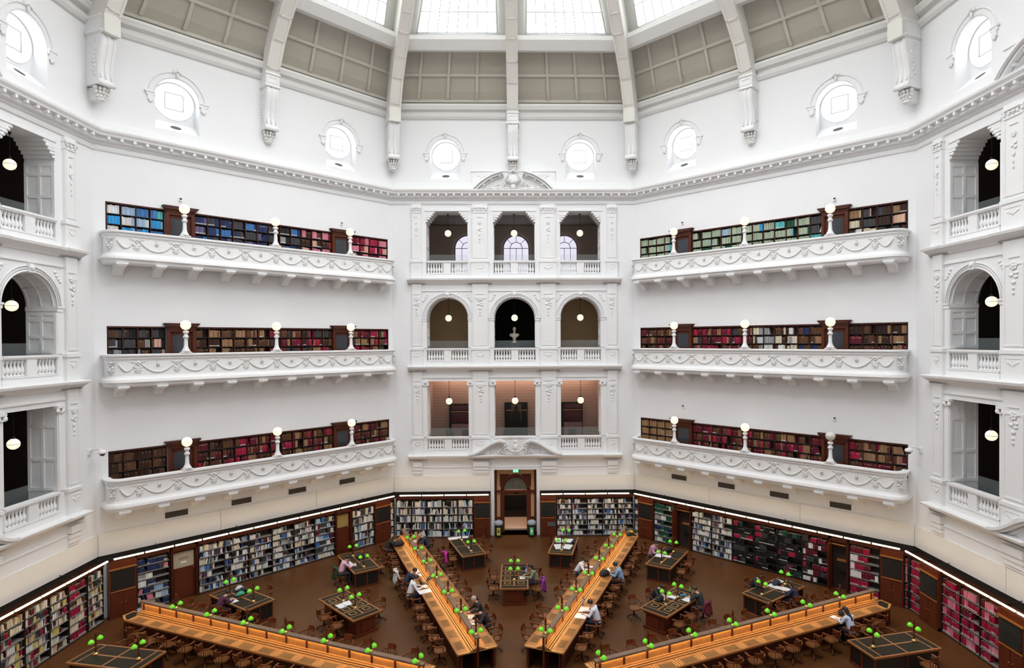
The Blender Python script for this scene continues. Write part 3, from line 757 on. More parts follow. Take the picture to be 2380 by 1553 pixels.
# outward normal for this direction (left to right) points to -y : (d.y,-d.x) = (0,-1)
pf_par=[(0.0,-0.12),(0.02,-0.20),(-0.02,-0.24),(-0.04,-0.30),(-0.02,-0.92),(0.02,-1.0),(0.10,-1.06),(0.12,-1.12),(-0.16,-1.12),(-0.16,-0.12)]
pf_rail=[(0.05,-0.12),(0.09,-0.08),(0.09,-0.02),(0.06,0.0),(-0.20,0.0),(-0.20,-0.12)]
pf_base=[(0.13,-1.12),(0.14,-1.19),(0.06,-1.22),(0.02,-1.34),(-0.06,-1.40),(-0.40,-1.40),(-0.40,-1.12)]
def swag_part():
    m=MB(); rr=random.Random(11)
    kn=[1.465*i for i in range(-4,5)]
    yy=OFFB-0.01
    def knot(u,y,nx=0,ny=-1):
        t=Vector((-ny,nx))
        def P(a,z,o=0): return (u+t.x*a+nx*o,y+t.y*a+ny*o,z)
        for a,z,s in((0,-0.34,.06),(-.07,-.38,.05),(.07,-.38,.05),(-.15,-.34,.045),(.15,-.34,.045),(-.24,-.31,.035),(.24,-.31,.035),(0,-0.45,.05)): m.ball(P(a,z,.01),(s,s,s*0.8),8)
        for q in range(6):
            b=2*pi*q/6; m.ball(P(.09*cos(b),-.68+.09*sin(b),.01),(.048,.048,.048),8)
        m.ball(P(0,-.68,.03),(.06,.06,.06),8)
        m.ball(P(-.10,-.56,.01),(.05,.04,.06),8); m.ball(P(.10,-.56,.01),(.05,.04,.06),8)
    for u in kn: knot(u,yy)
    for a,b in zip(kn,kn[1:]):
        pts=[(a+0.12+(b-a-0.24)*t,yy-0.01,-0.42-0.36*(1-(2*t-1)**2)) for t in [i/14 for i in range(15)]]
        m.tube(pts,[0.028+0.02*(1-(2*(i/14)-1)**2) for i in range(15)],6)
        c=(a+b)/2
        m.tube([(c,yy,-0.34),(c,yy-0.01,-0.50)],[0.02,0.07],6); m.ball((c,yy,-0.52),(0.075,0.04,0.03),8); m.ball((c,yy,-0.32),(0.04,0.035,0.03),8)
    for s in(-1,1):
        a=s*5.86; b=s*6.62
        pts=[(a+s*0.12+(b-a-s*0.2)*t, yy+ (max(0,(abs(a+(b-a)*t)-6.38))**2)*1.0,-0.42-0.30*(1-(2*t-1)**2)) for t in [i/10 for i in range(11)]]
        m.tube(pts,0.035,6)
        knot(s*(UE-RAD+RAD*0.76+0.01),OFFB+RAD-RAD*0.68,s*0.72,-0.69)
    return m.mesh('festoon',[shaded_white])
swag_me=swag_part()
m=MB(); sweep(m,path,pf_par); par_me=m.mesh('parapet',[trimw])
m=MB(); sweep(m,path,pf_rail); rail_me=m.mesh('handrail',[trimw])
m=MB(); sweep(m,path,pf_base); base_me=m.mesh('base_moulding',[trimw])
m=MB(); m.add([(x,y,-1.13) for x,y in path]+[(x,y,-1.33) for x,y in path],[tuple(range(len(path))),tuple(reversed(range(len(path),2*len(path))))]); slab_me=m.mesh('floor_slab',[mat('balcony_soffit_plaster',(0.72,0.70,0.66),0.8,spec=0.2)])
m=MB()
m.prism([(-0.99,-1.36),(-0.99,-1.47),(-0.93,-1.49),(-0.80,-1.50),(-0.62,-1.52),(-0.42,-1.62),(-0.28,-1.78),(-0.15,-1.83),(0,-1.83),(0,-1.36)],lambda p,t:(t,p[0],p[1]),-0.17,0.17)
m.box(-0.21,0.21,-1.02,-0.78,-1.42,-1.34)
corb_me=m.mesh('corbel',[trimw])
for v in swag_me.vertices:
    if abs(v.co.x)<6.3: v.co.y=OFFB+0.01+(v.co.y-OFFB)*0.36
for me in (swag_me,par_me,rail_me,base_me,corb_me,slab_me):
    bm=bmesh.new(); bm.from_mesh(me); bmesh.ops.recalc_face_normals(bm,faces=bm.faces); bm.to_mesh(me); bm.free()
def child(me,name,parent,loc=(0,0,0)):
    o=bpy.data.objects.new(name,me); COL.objects.link(o); o.parent=parent; o.location=loc; return o
TN=['lowest','middle','top']
SD={-1:'left of the doorway arcade',1:'right of the doorway arcade'}
SDs={-1:'left',1:'right'}
# lamp on the balcony rail
def globe_lamp(loc,rz,lab,lit=True):
    r=empty('globe_lamp',loc,rz); tag(r,lab,'lamp','globe lamps on the balcony rails')
    m=MB(); m.box(-0.21,0.21,-0.16,0.16,0,0.06); 
    m.lathe([(0.20,0.06),(0.17,0.12),(0.11,0.22),(0.085,0.32),(0.075,0.62),(0.075,0.66),(0.115,0.68),(0.115,0.76),(0.075,0.80),(0.07,0.86),(0.12,0.90),(0.12,0.98),(0.06,1.0)],(0,0,0),12); m.build('pedestal',[trimw],r)
    m=MB(); m.lathe([(0.055,1.0),(0.06,1.05)],(0,0,0),12); m.build('gallery_ring',[brass],r)
    m=MB(); m.ball((0,0,1.25),0.215,20); g=m.build('globe',[globem if lit else globeoff],r)
    m=MB(); m.lathe([(0.2165,1.245),(0.2165,1.255)],(0,0,0),24); m.build('globe_band',[brass],r)
    return r
# recessed balcony bookcases
CASES=[(-6.76,-4.60,4),(-3.38,3.42,12),(4.55,6.90,4)]
def palT3L(r,u):
    if u<-5.6: return r.choice(['pale blue','bright blue','pale blue','mid blue','white','mid blue','pale blue'])
    if u<-4.4: return r.choice(['mid blue','pale blue','navy blue','bright blue','turquoise','charcoal'])
    if u<-0.4: return r.choice(['navy blue']*7+['mid blue','charcoal','violet grey'])
    if u<1.6: return r.choice(['charcoal','black','navy blue','brown','mid blue','grey'])
    if u<3.5: return r.choice(['crimson','pink','maroon','brown','peach','dark brown'])
    return r.choice(['peach','pink','crimson','crimson','maroon','charcoal','pink'])
def palT3R(r,u):
    if u<-4.4: return r.choice(['sage green']*6+['turquoise'])
    if u<0: return r.choice(['sage green']*12+['pale blue','dark green'])
    if u<2.4: return r.choice(['sage green']*6+['turquoise','bright blue','dark green'])
    if u<3.5: return r.choice(['turquoise','grey','charcoal','white','maroon'])
    return r.choice(['peach','brown','charcoal','tan','dark brown','cream','maroon','white'])
def palB(r,u):  # browns
    return r.choice(['dark brown','brown','dark brown','tan','charcoal','brown','charcoal','peach'])
def palT2L(r,u):
    if u<-4.4: return r.choice(['charcoal','dark brown','charcoal','brown','black','peach','grey'])
    if u<0: return r.choice(['brown','dark brown','dark brown','tan','brown'])
    return r.choice(['brown','maroon','maroon','tan','dark brown','crimson','charcoal'])
def palT2R(r,u):
    if u<-4.4: return r.choice(['brown','maroon','tan','brown','dark brown'])
    if u<-0.3: return r.choice(['tan','charcoal','maroon','crimson','brown','maroon'])
    if u<2.3: return r.choice(['dark brown','cream','white','grey','cream','brown'])
    if u<3.5: return r.choice(['brown','tan','brown','navy blue'])
    return r.choice(['dark brown','brown','tan','maroon','dark brown'])
def palT1L(r,u):
    if u<-4.4: return r.choice(['dark brown','brown','dark brown','brown'])
    return r.choice(['maroon','crimson','brown','maroon','tan','dark brown','brown'])
def palT1R(r,u):
    if u<-4.4: return 'tan'
    return r.choice(['maroon','maroon','maroon','crimson','brown','brown','tan'])
PALS={(-1,0):palT1L,(1,0):palT1R,(-1,1):palT2L,(1,1):palT2R,(-1,2):palT3L,(1,2):palT3R}
corbu=[-6.4+12.8*i/9 for i in range(10)]
for k in(-1,1):
    for ti,(zr,_) in enumerate(TIERS):
        bal=empty('balcony',fpt(k,0,0,zr),frz(k)); tag(bal,'long white balcony with festoon relief, %s of three on wall %s'%(TN[ti],SD[k]),'balcony','balconies on the plain walls')
        child(par_me,'parapet',bal); child(rail_me,'handrail',bal); child(base_me,'base_moulding',bal); child(slab_me,'floor_slab',bal); child(swag_me,'festoon',bal)
        for u in corbu: child(corb_me,'corbel',bal,(u,0,0))
        ordp=['left','middle','right']
        for i,u in enumerate((-4.03,0.0,4.03)):
            lit=not(k==1 and ti==0 and i==2)
            globe_lamp(fpt(k,u,OFFB+0.06,zr),frz(k),'%s globe lamp on white pedestal, %s one on %s balcony %s'%('glowing' if lit else 'unlit',ordp[i],TN[ti],SD[k]),lit)
        top={0:7.02,1:12.34,2:17.62}[ti]
        for ci,(a,b,n) in enumerate(CASES):
            r=empty('bookcase',fpt(k,(a+b)/2,0,top-2.24),frz(k)); w=(b-a)/2
            cl='%s case %s %s balcony'%(ordp[ci],TN[ti],SDs[k])
            tag(r,'recessed dark bookcase, %s section behind the %s balcony %s'%(ordp[ci],TN[ti],SD[k]),'bookcase','recessed bookcases on the balconies')
            m=MB(); m.box(-w,w,0.30,0.33,0,2.24,1); m.box(-w,-w+0.03,-0.03,0.32,0,2.24); m.box(w-0.03,w,-0.03,0.32,0,2.24); m.box(-w,w,-0.04,0.32,2.17,2.23); m.box(-w,w,-0.01,0.32,0,0.86)
            m.build('carcass',[mahog,shelfback],r)
            hs=[0.88,1.32,1.76]; 
            for z in hs:
                m=MB(); m.box(-w+0.03,w-0.03,0.0,0.30,z-0.03,z); m.build('shelf',[blackwood],r)
            for i in range(1,n):
                m=MB(); x=-w+(2*w)*i/n; m.box(x-0.016,x+0.016,-0.01,0.30,0.86,2.17); m.build('divider',[mahog],r)
            rng=random.Random(100*k+10*ti+ci)
            for si,z in enumerate(hs):
                for i in range(n):
                    x0=a+(b-a)*i/n+0.02; x1=a+(b-a)*(i+1)/n-0.02
                    pal=PALS[(k,ti)]
                    row(rng,k,x0,x1,0.03,0.20,top-2.24+z+0.002,0.40,lambda rg,u:pal(rg,x0),(cl,'bay %d'%(i+1)),3-si,wr=(0.035,0.065) if ti<2 else (0.035,0.07),hr=(0.80,0.93),fill=1.0 if rng.random()<0.93 else 0.6,lean=0.03,lab=0.5 if (k==-1 and ti==2 and -3.5<x0<1) else 0.12,runs=(4,10) if ti==2 else (1,6))
        for di,u in enumerate((-3.98,3.98)):
            r=empty('balcony_door',fpt(k,u,0,top-2.24),frz(k)); tag(r,'mahogany balcony doorcase with dark glass, %s one on %s balcony %s'%(('left','right')[di],TN[ti],SD[k]),'door','doorcases on the balconies')
            w=0.57
            m=MB()
            for s in(-1,1): m.box(s*w,s*(w-0.13),-0.08,0.30,0,2.05); m.box(s*(w+0.01),s*(w-0.10),-0.11,-0.08,0,2.05)
            m.box(-w,w,-0.08,0.30,2.02,2.14); m.box(-w-0.03,w+0.03,-0.12,0.30,2.14,2.24); m.build('frame',[mahog2],r)
            m=MB(); m.prism([(-w-0.04,2.24),(-w-0.16,2.36),(-w-0.16,2.40),(w+0.16,2.40),(w+0.16,2.36),(w+0.04,2.24)],lambda p,t:(p[0],t,p[1]),-0.24,0.0); m.build('cornice',[mahog],r)
            m=MB(); m.box(-0.44,0.44,0.06,0.10,0,2.02); m.box(-0.44,-0.34,0.02,0.06,0,2.0); m.box(0.34,0.44,0.02,0.06,0,2.0); m.box(-0.44,0.44,0.02,0.06,0.95,1.10); m.box(-0.44,0.44,0.02,0.06,1.88,2.0); m.box(-0.03,0.03,0.03,0.06,0,0.95); m.build('leaf',[mahog2],r)
            m=MB(); m.box(-0.34,0.34,0.045,0.055,1.10,1.88); m.build('pane',[darkgrey],r)
        # small motion sensors above the doors
        for di,u in enumerate((-3.95,3.97)):
            if (k,ti) in ((-1,2),(1,2),(1,0)):
                m=MB(); m.box(-0.05,0.05,-0.08,0,-0.09,0.09); m.ball((0,-0.09,0.02),0.045,8,1)
                o=m.build('motion_sensor',[trimw,black],None,fpt(k,u,0,{2:18.15,0:7.9}[ti]),frz(k)); tag(o,'small white wall sensor above %s door of %s balcony %s'%(('left','right')[di],TN[ti],SD[k]),'sensor','wall sensors above the balcony doors')
    # air vents low on the wall
    for i,u in enumerate((-4.24,-1.42,1.37,4.2)):
        r=empty('air_vent',fpt(k,u,0,3.84),frz(k)); tag(r,'dark slatted air vent under lowest balcony %s, %s from left'%(SD[k],ORD[i+1]),'vent','air vents below the lowest balconies')
        m=MB(); m.box(-0.44,0.44,-0.02,0,-0.12,0.12); m.build('backing',[mat('vent_brown',(0.05,0.04,0.03),0.6)],r)
        m=MB()
        for z in(-0.13,0.11): m.box(-0.46,0.46,-0.035,0,z,z+0.02)
        for x in(-0.46,0.44): m.box(x,x+0.02,-0.035,0,-0.13,0.13)
        m.build('frame',[mat('vent_frame',(0.12,0.10,0.08),0.6)],r)
        m=MB()
        for q in range(7): m.box(-0.43,0.43,-0.035,-0.02,-0.10+q*0.03,-0.09+q*0.03)
        m.build('slats',[mat('vent_frame',(0.12,0.10,0.08),0.6)],r)
# dome security cameras
for lab,k,u,z in(('white dome security camera on bracket beside left edge arcade',-2,6.80,7.15),('white dome security camera on bracket beside right edge arcade',2,-6.85,6.9)):
    r=empty('security_camera',fpt(k,u,0,z),frz(k)); tag(r,lab,'camera')
    m=MB(); m.box(-0.09,0.09,-0.06,0,-0.13,0.10); m.tube([(0,-0.05,0.0),(0,-0.25,0.10),(0,-0.45,0.12),(0,-0.55,0.05)],0.03,8); m.build('bracket',[trimw],r)
    m=MB(); m.lathe([(0.02,0.08),(0.13,0.04),(0.15,-0.04),(0.14,-0.08)],(0,-0.55,0),16); m.build('housing',[trimw],r)
    m=MB(); m.lathe([(0.11,-0.08),(0.09,-0.14),(0.04,-0.18),(0.002,-0.19)],(0,-0.55,0),16); m.build('dome_lens',[darkgrey],r)

# ---------------------------------------------------------------- pendant globes and gallery furnishings
def pendant(k,u,off,zc,ztop,lab):
    r=empty('pendant_lamp',fpt(k,u,off,zc),frz(k)); tag(r,lab,'lamp','pendant globes in the arcade openings')
    m=MB(); m.ball((0,0,0),0.20,20); m.build('globe',[globem],r)
    m=MB(); m.lathe([(0.203,-0.006),(0.203,0.006)],(0,0,0),24); m.lathe([(0.05,0.19),(0.07,0.24),(0.05,0.27),(0.015,0.30)],(0,0,0),10); m.build('fitting',[iron],r)
    m=MB(); m.tube([(0,0,0.28),(0,0,ztop-zc)],0.012,6); m.lathe([(0.012,ztop-zc-0.10),(0.07,ztop-zc-0.01)],(0,0,0),10); m.build('rod',[iron],r)
for k in(0,2,-2):
    for ti,(zc,zt) in enumerate(((7.96,9.22),(13.0,14.2),(18.13,19.3))):
        for bi,u in enumerate((-3.97,0.03,4.03)):
            if k==2 and bi==2 or k==-2 and bi==0: continue
            pendant(k,u,0.7,zc,zt if bi!=1 or ti!=1 else 14.2,'glowing pendant globe in %s bay of the %s tier, %s arcade'%(['left','middle','right'][bi],TN[ti],{0:'doorway',2:'right edge',-2:'left edge'}[k]))
# arched windows at the back of the upper gallery
for u in(-3.95,0.05,4.05):
    NW[0]+=1; r=empty('window_%d'%NW[0],fpt(0,u,13.9,16.2),frz(0)); tag(r,None,None,kind='structure')
    hw=1.07; zs=3.05
    arcp=[(-hw,0)]+[(-hw*cos(pi*i/20),zs+hw*sin(pi*i/20)) for i in range(21)]+[(hw,0)]
    m=MB(); m.prism(arcp,lambda p,t:(p[0],t,p[1]),0,0.03); m.build('pane',[winglow],r)
    m=MB(); m.tube([(x,-0.02,z) for x,z in arcp],0.06,6)
    m.build('frame',[mat('mauve_frame',(0.45,0.36,0.42),0.6)],r)
    m=MB(); m.tube([(-hw,-0.03,zs),(hw,-0.03,zs)],0.025,4)
    for x in(-0.5,0,0.5): m.tube([(x,-0.03,0),(x,-0.03,zs)],0.02,4)
    m.tube([(-0.5*cos(pi*i/12),-0.03,zs+0.5*sin(pi*i/12)) for i in range(13)],0.025,4)
    for a in(0.25,0.5,0.75): m.tube([(-0.5*cos(pi*a),-0.03,zs+0.5*sin(pi*a)),(-hw*cos(pi*a),-0.03,zs+hw*sin(pi*a))],0.02,4)
    m.build('glazing_bars',[mat('dark_glazing_bar',(0.06,0.05,0.07),0.5)],r)
# warm ceiling strip that washes the lower gallery wall
m=MB(); m.box(-5.2,5.2,-0.06,0.06,-0.08,0); g=m.build('wall_washer',[mat('warm_wash_lamp',(1,0.8,0.6),0.5,emit=(1,0.62,0.42),es=15.0)],None,fpt(0,0,4.4,9.55),0); tag(g,'warm strip light along the ceiling of the lowest doorway gallery','strip light')
# dark display openings on that wall
for i,(u,w,z1,nm) in enumerate(((-3.75,0.72,7.35,'left'),(0.05,0.78,7.42,'middle'),(3.85,0.72,7.42,'right'))):
    r=empty('display_cabinet',fpt(0,u,4.9,4.97),0); tag(r,'tall dark glazed display cabinet on board wall of lowest gallery, %s bay'%nm,'cabinet','display cabinets in the lowest gallery')
    h=z1-4.97
    m=MB(); m.box(-w,w,-0.12,0.08,0,h); m.build('body',[black],r)
    m=MB(); m.box(-w+0.12,w-0.05,-0.14,-0.12,h-0.55,h-0.50); m.build('edge_strip',[mat('copper_edge',(0.7,0.35,0.2),0.4)],r)  # plain copper-coloured strip across the cabinet front
    m=MB()
    if i==1:
        m.box(-0.32,0.36,-0.15,-0.12,h-1.2,h-0.1)
        m.build('pane',[mat('ochre_glass',(0.12,0.10,0.04),0.2)],r)
        m=MB(); m.prism([(-0.24,h-1.5),(-0.28,h-0.95),(-0.27,h-0.66),(-0.20,h-0.58),(-0.06,h-0.54),(-0.05,h-0.47),(-0.10,h-0.40),(-0.10,h-0.29),(-0.05,h-0.22),(0.05,h-0.22),(0.10,h-0.29),(0.10,h-0.40),(0.05,h-0.47),(0.06,h-0.54),(0.20,h-0.58),(0.27,h-0.66),(0.28,h-0.95),(0.24,h-1.5)],lambda p,t:(p[0],t,p[1]),-0.30,-0.16); m.build('figure_silhouette',[black],r)
    else:
        m.box(-w+0.15,w-0.05,-0.14,-0.12,0.1,h-1.35); m.build('pale_panel',[mat('mauve_panel',(0.35,0.24,0.26),0.5)],r)
        m=MB(); m.box(-w+0.2,w-0.1,-0.14,-0.12,h-0.42,h-0.1); m.box(-w+0.2,w-0.1,-0.14,-0.12,h-1.25,h-0.62); m.build('pane',[mat('maroon_glass',(0.09,0.01,0.02),0.2)],r)
# visitors' chairs in the lower gallery
pr=None
for i,u in enumerate((-4.2,-3.1,-0.55,0.65,3.6)):
    nm=['left bay, outer','left bay, inner','middle bay, left','middle bay, right','right bay'][i]
    if pr is None:
        pr=empty('gallery_chair',fpt(0,u,2.6,4.97),0.2)
        m=MB(); m.box(-0.25,0.25,-0.25,0.25,0.42,0.50); m.build('seat',[black],pr)
        m=MB(); m.add([(-0.25,-0.22,0.5),(0.25,-0.22,0.5),(0.22,-0.30,1.0),(-0.22,-0.30,1.0),(-0.25,-0.17,0.5),(0.25,-0.17,0.5),(0.22,-0.25,1.0),(-0.22,-0.25,1.0)],[(0,1,2,3),(7,6,5,4),(0,4,5,1),(1,5,6,2),(2,6,7,3),(3,7,4,0)]); m.build('backrest',[black],pr)
        for x,y in((-.22,-.22),(.22,-.22),(.22,.22),(-.22,.22)):
            m=MB(); m.tube([(x,y,0.01),(x,y,0.43)],0.02,6); m.build('leg',[black],pr)
        o=pr
    else: o=dup(pr,fpt(0,u,2.6,4.97),0.2*(-1)**i)
    tag(o,'black visitor chair behind the lowest doorway balustrade, '+nm,'chair','visitor chairs in the lowest gallery')
# marble bust
r=empty('marble_bust',fpt(0,0.0,1.9,10.16),0); tag(r,'pale marble bust on dark pedestal in the middle arch over the doorway','bust')
m=MB(); m.box(-0.25,0.25,-0.25,0.25,0,1.30); m.box(-0.29,0.29,-0.29,0.29,1.24,1.32); m.box(-0.30,0.30,-0.30,0.30,0,0.12); m.build('pedestal',[black],r)
m=MB(); m.lathe([(0.15,1.32),(0.16,1.36),(0.09,1.40),(0.075,1.46),(0.13,1.50)],(0,0,0),16); m.build('socle',[marble],r)
def capsule(mb,a,b,ra,rb,n=12):
    a=Vector(a);b=Vector(b); d=b-a; L=d.length or 1e-6; d/=L
    pts=[];rs=[]
    for i in range(4): t=pi/2*(i)/4; pts.append(a-d*ra*cos(t)); rs.append(max(0.002,ra*sin(t)))
    pts+= [a,b]; rs+=[ra,rb]
    for i in range(3,-1,-1): t=pi/2*i/4; pts.append(b+d*rb*cos(t)); rs.append(max(0.002,rb*sin(t)))
    mb.tube(pts,rs,n)
def remesh(mb,name,mats,vox,parent=None,smooth=4):
    o=mb.build(name,mats)
    md=o.modifiers.new('r','REMESH'); md.mode='VOXEL'; md.voxel_size=vox; md.use_smooth_shade=True
    if smooth: ms=o.modifiers.new('s','SMOOTH'); ms.iterations=smooth; ms.factor=0.5
    dg=bpy.context.evaluated_depsgraph_get(); me=bpy.data.meshes.new_from_object(o.evaluated_get(dg))
    o.modifiers.clear(); old=o.data; o.data=me; bpy.data.meshes.remove(old); me.name=name
    if len(me.materials)==0:
        for q in (mats if isinstance(mats,(list,tuple)) else [mats]): me.materials.append(q)
    if parent: o.parent=parent
    return o
m=MB(); capsule(m,(-0.20,0,1.80),(0.20,0,1.80),0.11,0.11); capsule(m,(0,0,1.72),(0,0,1.56),0.17,0.10); capsule(m,(0,0,1.85),(0,0,2.05),0.075,0.07)
m.ball((0,-0.01,2.16),(0.10,0.12,0.14),16); m.ball((0,0.03,2.20),(0.105,0.115,0.12),12); m.tube([(0,-0.12,2.19),(0,-0.15,2.13)],[0.012,0.025],6); m.ball((0,-0.09,2.06),(0.05,0.05,0.03),8)
for s in(-1,1): m.ball((s*0.10,0,2.14),(0.02,0.03,0.04),8); m.ball((s*0.13,-0.08,1.76),(0.11,0.07,0.10),10)
m.tube([(-0.18,-0.12,1.88),(-0.05,-0.15,1.75),(0.08,-0.13,1.62)],0.03,6)
remesh(m,'carved_bust',[marble],0.012,r)
# blinds and red notice in the upper side galleries
for k,s in((-2,1),(2,-1)):
    r=empty('slatted_blind',fpt(k,0,4.4,17.3),frz(k)); tag(r,'dark slatted blind behind the top gallery of %s edge arcade'%('left' if k==-2 else 'right'),'blind')
    m=MB(); m.box(-5.8,5.8,-0.02,0.04,0,2.7); m.build('backing',[black],r)
    m=MB()
    for q in range(26): m.box(-5.8,5.8,-0.05,-0.02,q*0.104,q*0.104+0.02)
    m.build('slats',[mat('dark_slat',(0.05,0.045,0.04),0.5)],r)
    if k==-2:
        m=MB(); m.box(-5.8,5.8,-0.05,0,-1.95,-0.02); o=m.build('white_dado',[mat('dado_paint',(0.6,0.56,0.52),0.7)],None,fpt(k,0,4.35,17.3),frz(k)); tag(o,'pale dado wall under the blind in the top gallery at left edge','dado')
        m=MB(); m.box(-0.16,0.16,-0.02,0,-0.24,0.24); 
        for q in range(3): m.box(-0.12,0.12,-0.025,-0.02,-0.17+q*0.14,-0.10+q*0.14,1)
        o=m.build('wall_notice',[mat('red_notice',(0.5,0.06,0.07),0.6),paper],None,fpt(k,5.35,4.28,16.75),frz(k)); tag(o,'red and white notice on the pale wall of the top gallery at left edge','notice')

# ---------------------------------------------------------------- ground floor bookcases, cabinets, doorways
def palG(r,u): return r.choice(['white','white','grey','cream','charcoal','grey','pale blue','navy blue','white','brown','black','white','maroon','violet grey','white','cream','grey','charcoal','white','white','violet grey','black','cream','white','white','black','mid blue'])
def palGm(r,u): return r.choice(['maroon','maroon','white','grey','charcoal','navy blue'])
def palGd(r,u): return r.choice(['black','black','charcoal','black','dark green','black','crimson'])
def palGg(r,u): return r.choice(['dark green','dark green','dark green','white','grey','navy blue'])
def palGr(r,u): return r.choice(['crimson','crimson','maroon','crimson','crimson','maroon','pink'])
def palGr2(r,u): return r.choice(['crimson','crimson','crimson','maroon','pink','crimson'])
def palGx(r,u): return r.choice(['white','cream','brown','peach','grey','yellow','crimson','charcoal','white','maroon','cream'])
def unit(k,a,b,rows,pal,lab,cl,fillp=0.15,z0=0.09,z1=2.27,dark=False,seed=0,lean=0.2,lab_p=0.35):
    r=empty('bookcase',fpt(k,(a+b)/2,-0.02,0),frz(k)); tag(r,lab,'bookcase','ground floor wall bookcases'); w=(b-a)/2
    m=MB(); m.box(-w,-w+0.025,-0.38,0,0,2.30); m.box(w-0.025,w,-0.38,0,0,2.30); m.box(-w,w,-0.03,0,0.0,2.30,1); m.box(-w,w,-0.36,0,0,0.08)
    m.build('carcass',[blackwood,shelfback],r)
    m=MB(); m.box(-w,w,-0.40,0,2.30,2.42); m.build('header',[mahog],r)
    rng=random.Random(int(1000*k+100*a)+seed)
    step=(z1-z0)/rows
    for i in range(rows):
        z=z0+i*step
        m=MB(); m.box(-w+0.025,w-0.025,-0.37,-0.03,z-0.02,z); m.box(-w+0.025,w-0.025,-0.38,-0.37,z-0.03,z+0.008); m.build('shelf',[blackwood if dark else shelfgrey],r)
        f=1.0 if rng.random()>fillp else rng.uniform(0.45,0.85)
        p=pal(i) if callable(pal) and getattr(pal,'rowwise',False) else pal
        row(rng,k,a+0.04,b-0.04,-0.38,0.22,z+0.002,step-0.03,p,(cl,''),rows-i,wr=(0.026,0.05),hr=(0.66,0.95),fill=f,lean=lean,lab=lab_p,runs=(1,4) if pal in (palG,palGx) else (3,9))
    return r
ORDU=['first','second','third','fourth','fifth','sixth','seventh']
# doorway wall
x=-7.0; n=5; w=(7.0-2.45)/5
for i in range(5):
    unit(0,-7.0+w*i,-7.0+w*(i+1),5,(lambda r,u:r.choice(['maroon']*3+['white','grey'])) if i==1 and False else palG,'tall bookcase left of the central doorway, %s from the corner'%ORDU[i],'%s case left of doorway'%ORDU[i],fillp=0.08)
w=(7.0-2.47)/5
for i in range(5):
    unit(0,2.47+w*i,2.47+w*(i+1),7,palG,'tall bookcase right of the central doorway, %s from the doorway'%ORDU[i],'%s case right of doorway'%ORDU[i],fillp=0.45)
# balcony walls
UL=[(-3.47+1.12*i,-3.47+1.12*(i+1)) for i in range(6)]
for i,(a,b) in enumerate(UL):
    unit(-1,a,b,7,palG if i<5 else (lambda r,u:r.choice(['maroon','maroon','white','cream','grey','charcoal','pale blue','mid blue'])),'packed wall bookcase under lowest balcony left of the doorway, %s from left'%ORDU[i],'%s case under left balcony'%ORDU[i],fillp=0.3)
unit(-1,-5.88,-4.64,7,lambda r,u:r.choice(['navy blue','navy blue','white','grey','cream','pink','pale blue','charcoal']),'wall bookcase between black cabinet and noticeboard door under left balcony','case beside left noticeboard door',fillp=0.5)
unit(-1,4.28,5.66,5,palG,'wall bookcase near corner left of the doorway, right of a panelled door','case right of panelled door',fillp=0.1)
unit(-1,6.72,6.99,6,palG,'narrow bookcase in the corner left of the doorway','narrow corner case left',fillp=0.1)
w=1.17
for i in range(6):
    a=-3.25+w*i; b=a+w
    pal=palG if i<2 else (palGd if i<5 else (lambda r,u:r.choice(['maroon','crimson','charcoal','white','black','maroon'])))
    unit(1,a,b,7,pal,['bright bookcase right of open doorway under right balcony, first of the run','bookcase of pale books, second of the run under right balcony','dark bookcase of black volumes, third of the run under right balcony','dark bookcase of black volumes, fourth of the run under right balcony','dark bookcase of black volumes, fifth of the run under right balcony','bookcase of maroon volumes ending the run under right balcony'][i],'%s case under right balcony'%ORDU[i],fillp=0.3,dark=i>=2,lean=0.1,lab_p=0.35)
unit(1,-5.66,-4.32,7,palGg,'bookcase with dark green volumes near the corner right of the doorway','case of green volumes',fillp=0.3)
unit(1,4.68,5.92,6,lambda r,u:r.choice(['crimson','crimson','crimson','maroon','white']),'bookcase of crimson volumes between open doorway and black cabinet, right balcony','crimson case by black cabinet',fillp=0.35,lean=0)
unit(1,6.86,7.02,6,palGr,'narrow corner bookcase of crimson volumes under right balcony','narrow crimson corner case',fillp=0,lean=0)
unit(1,-7.0,-6.72,7,palGg,'narrow bookcase in the corner right of the doorway','narrow corner case right',fillp=0.1)
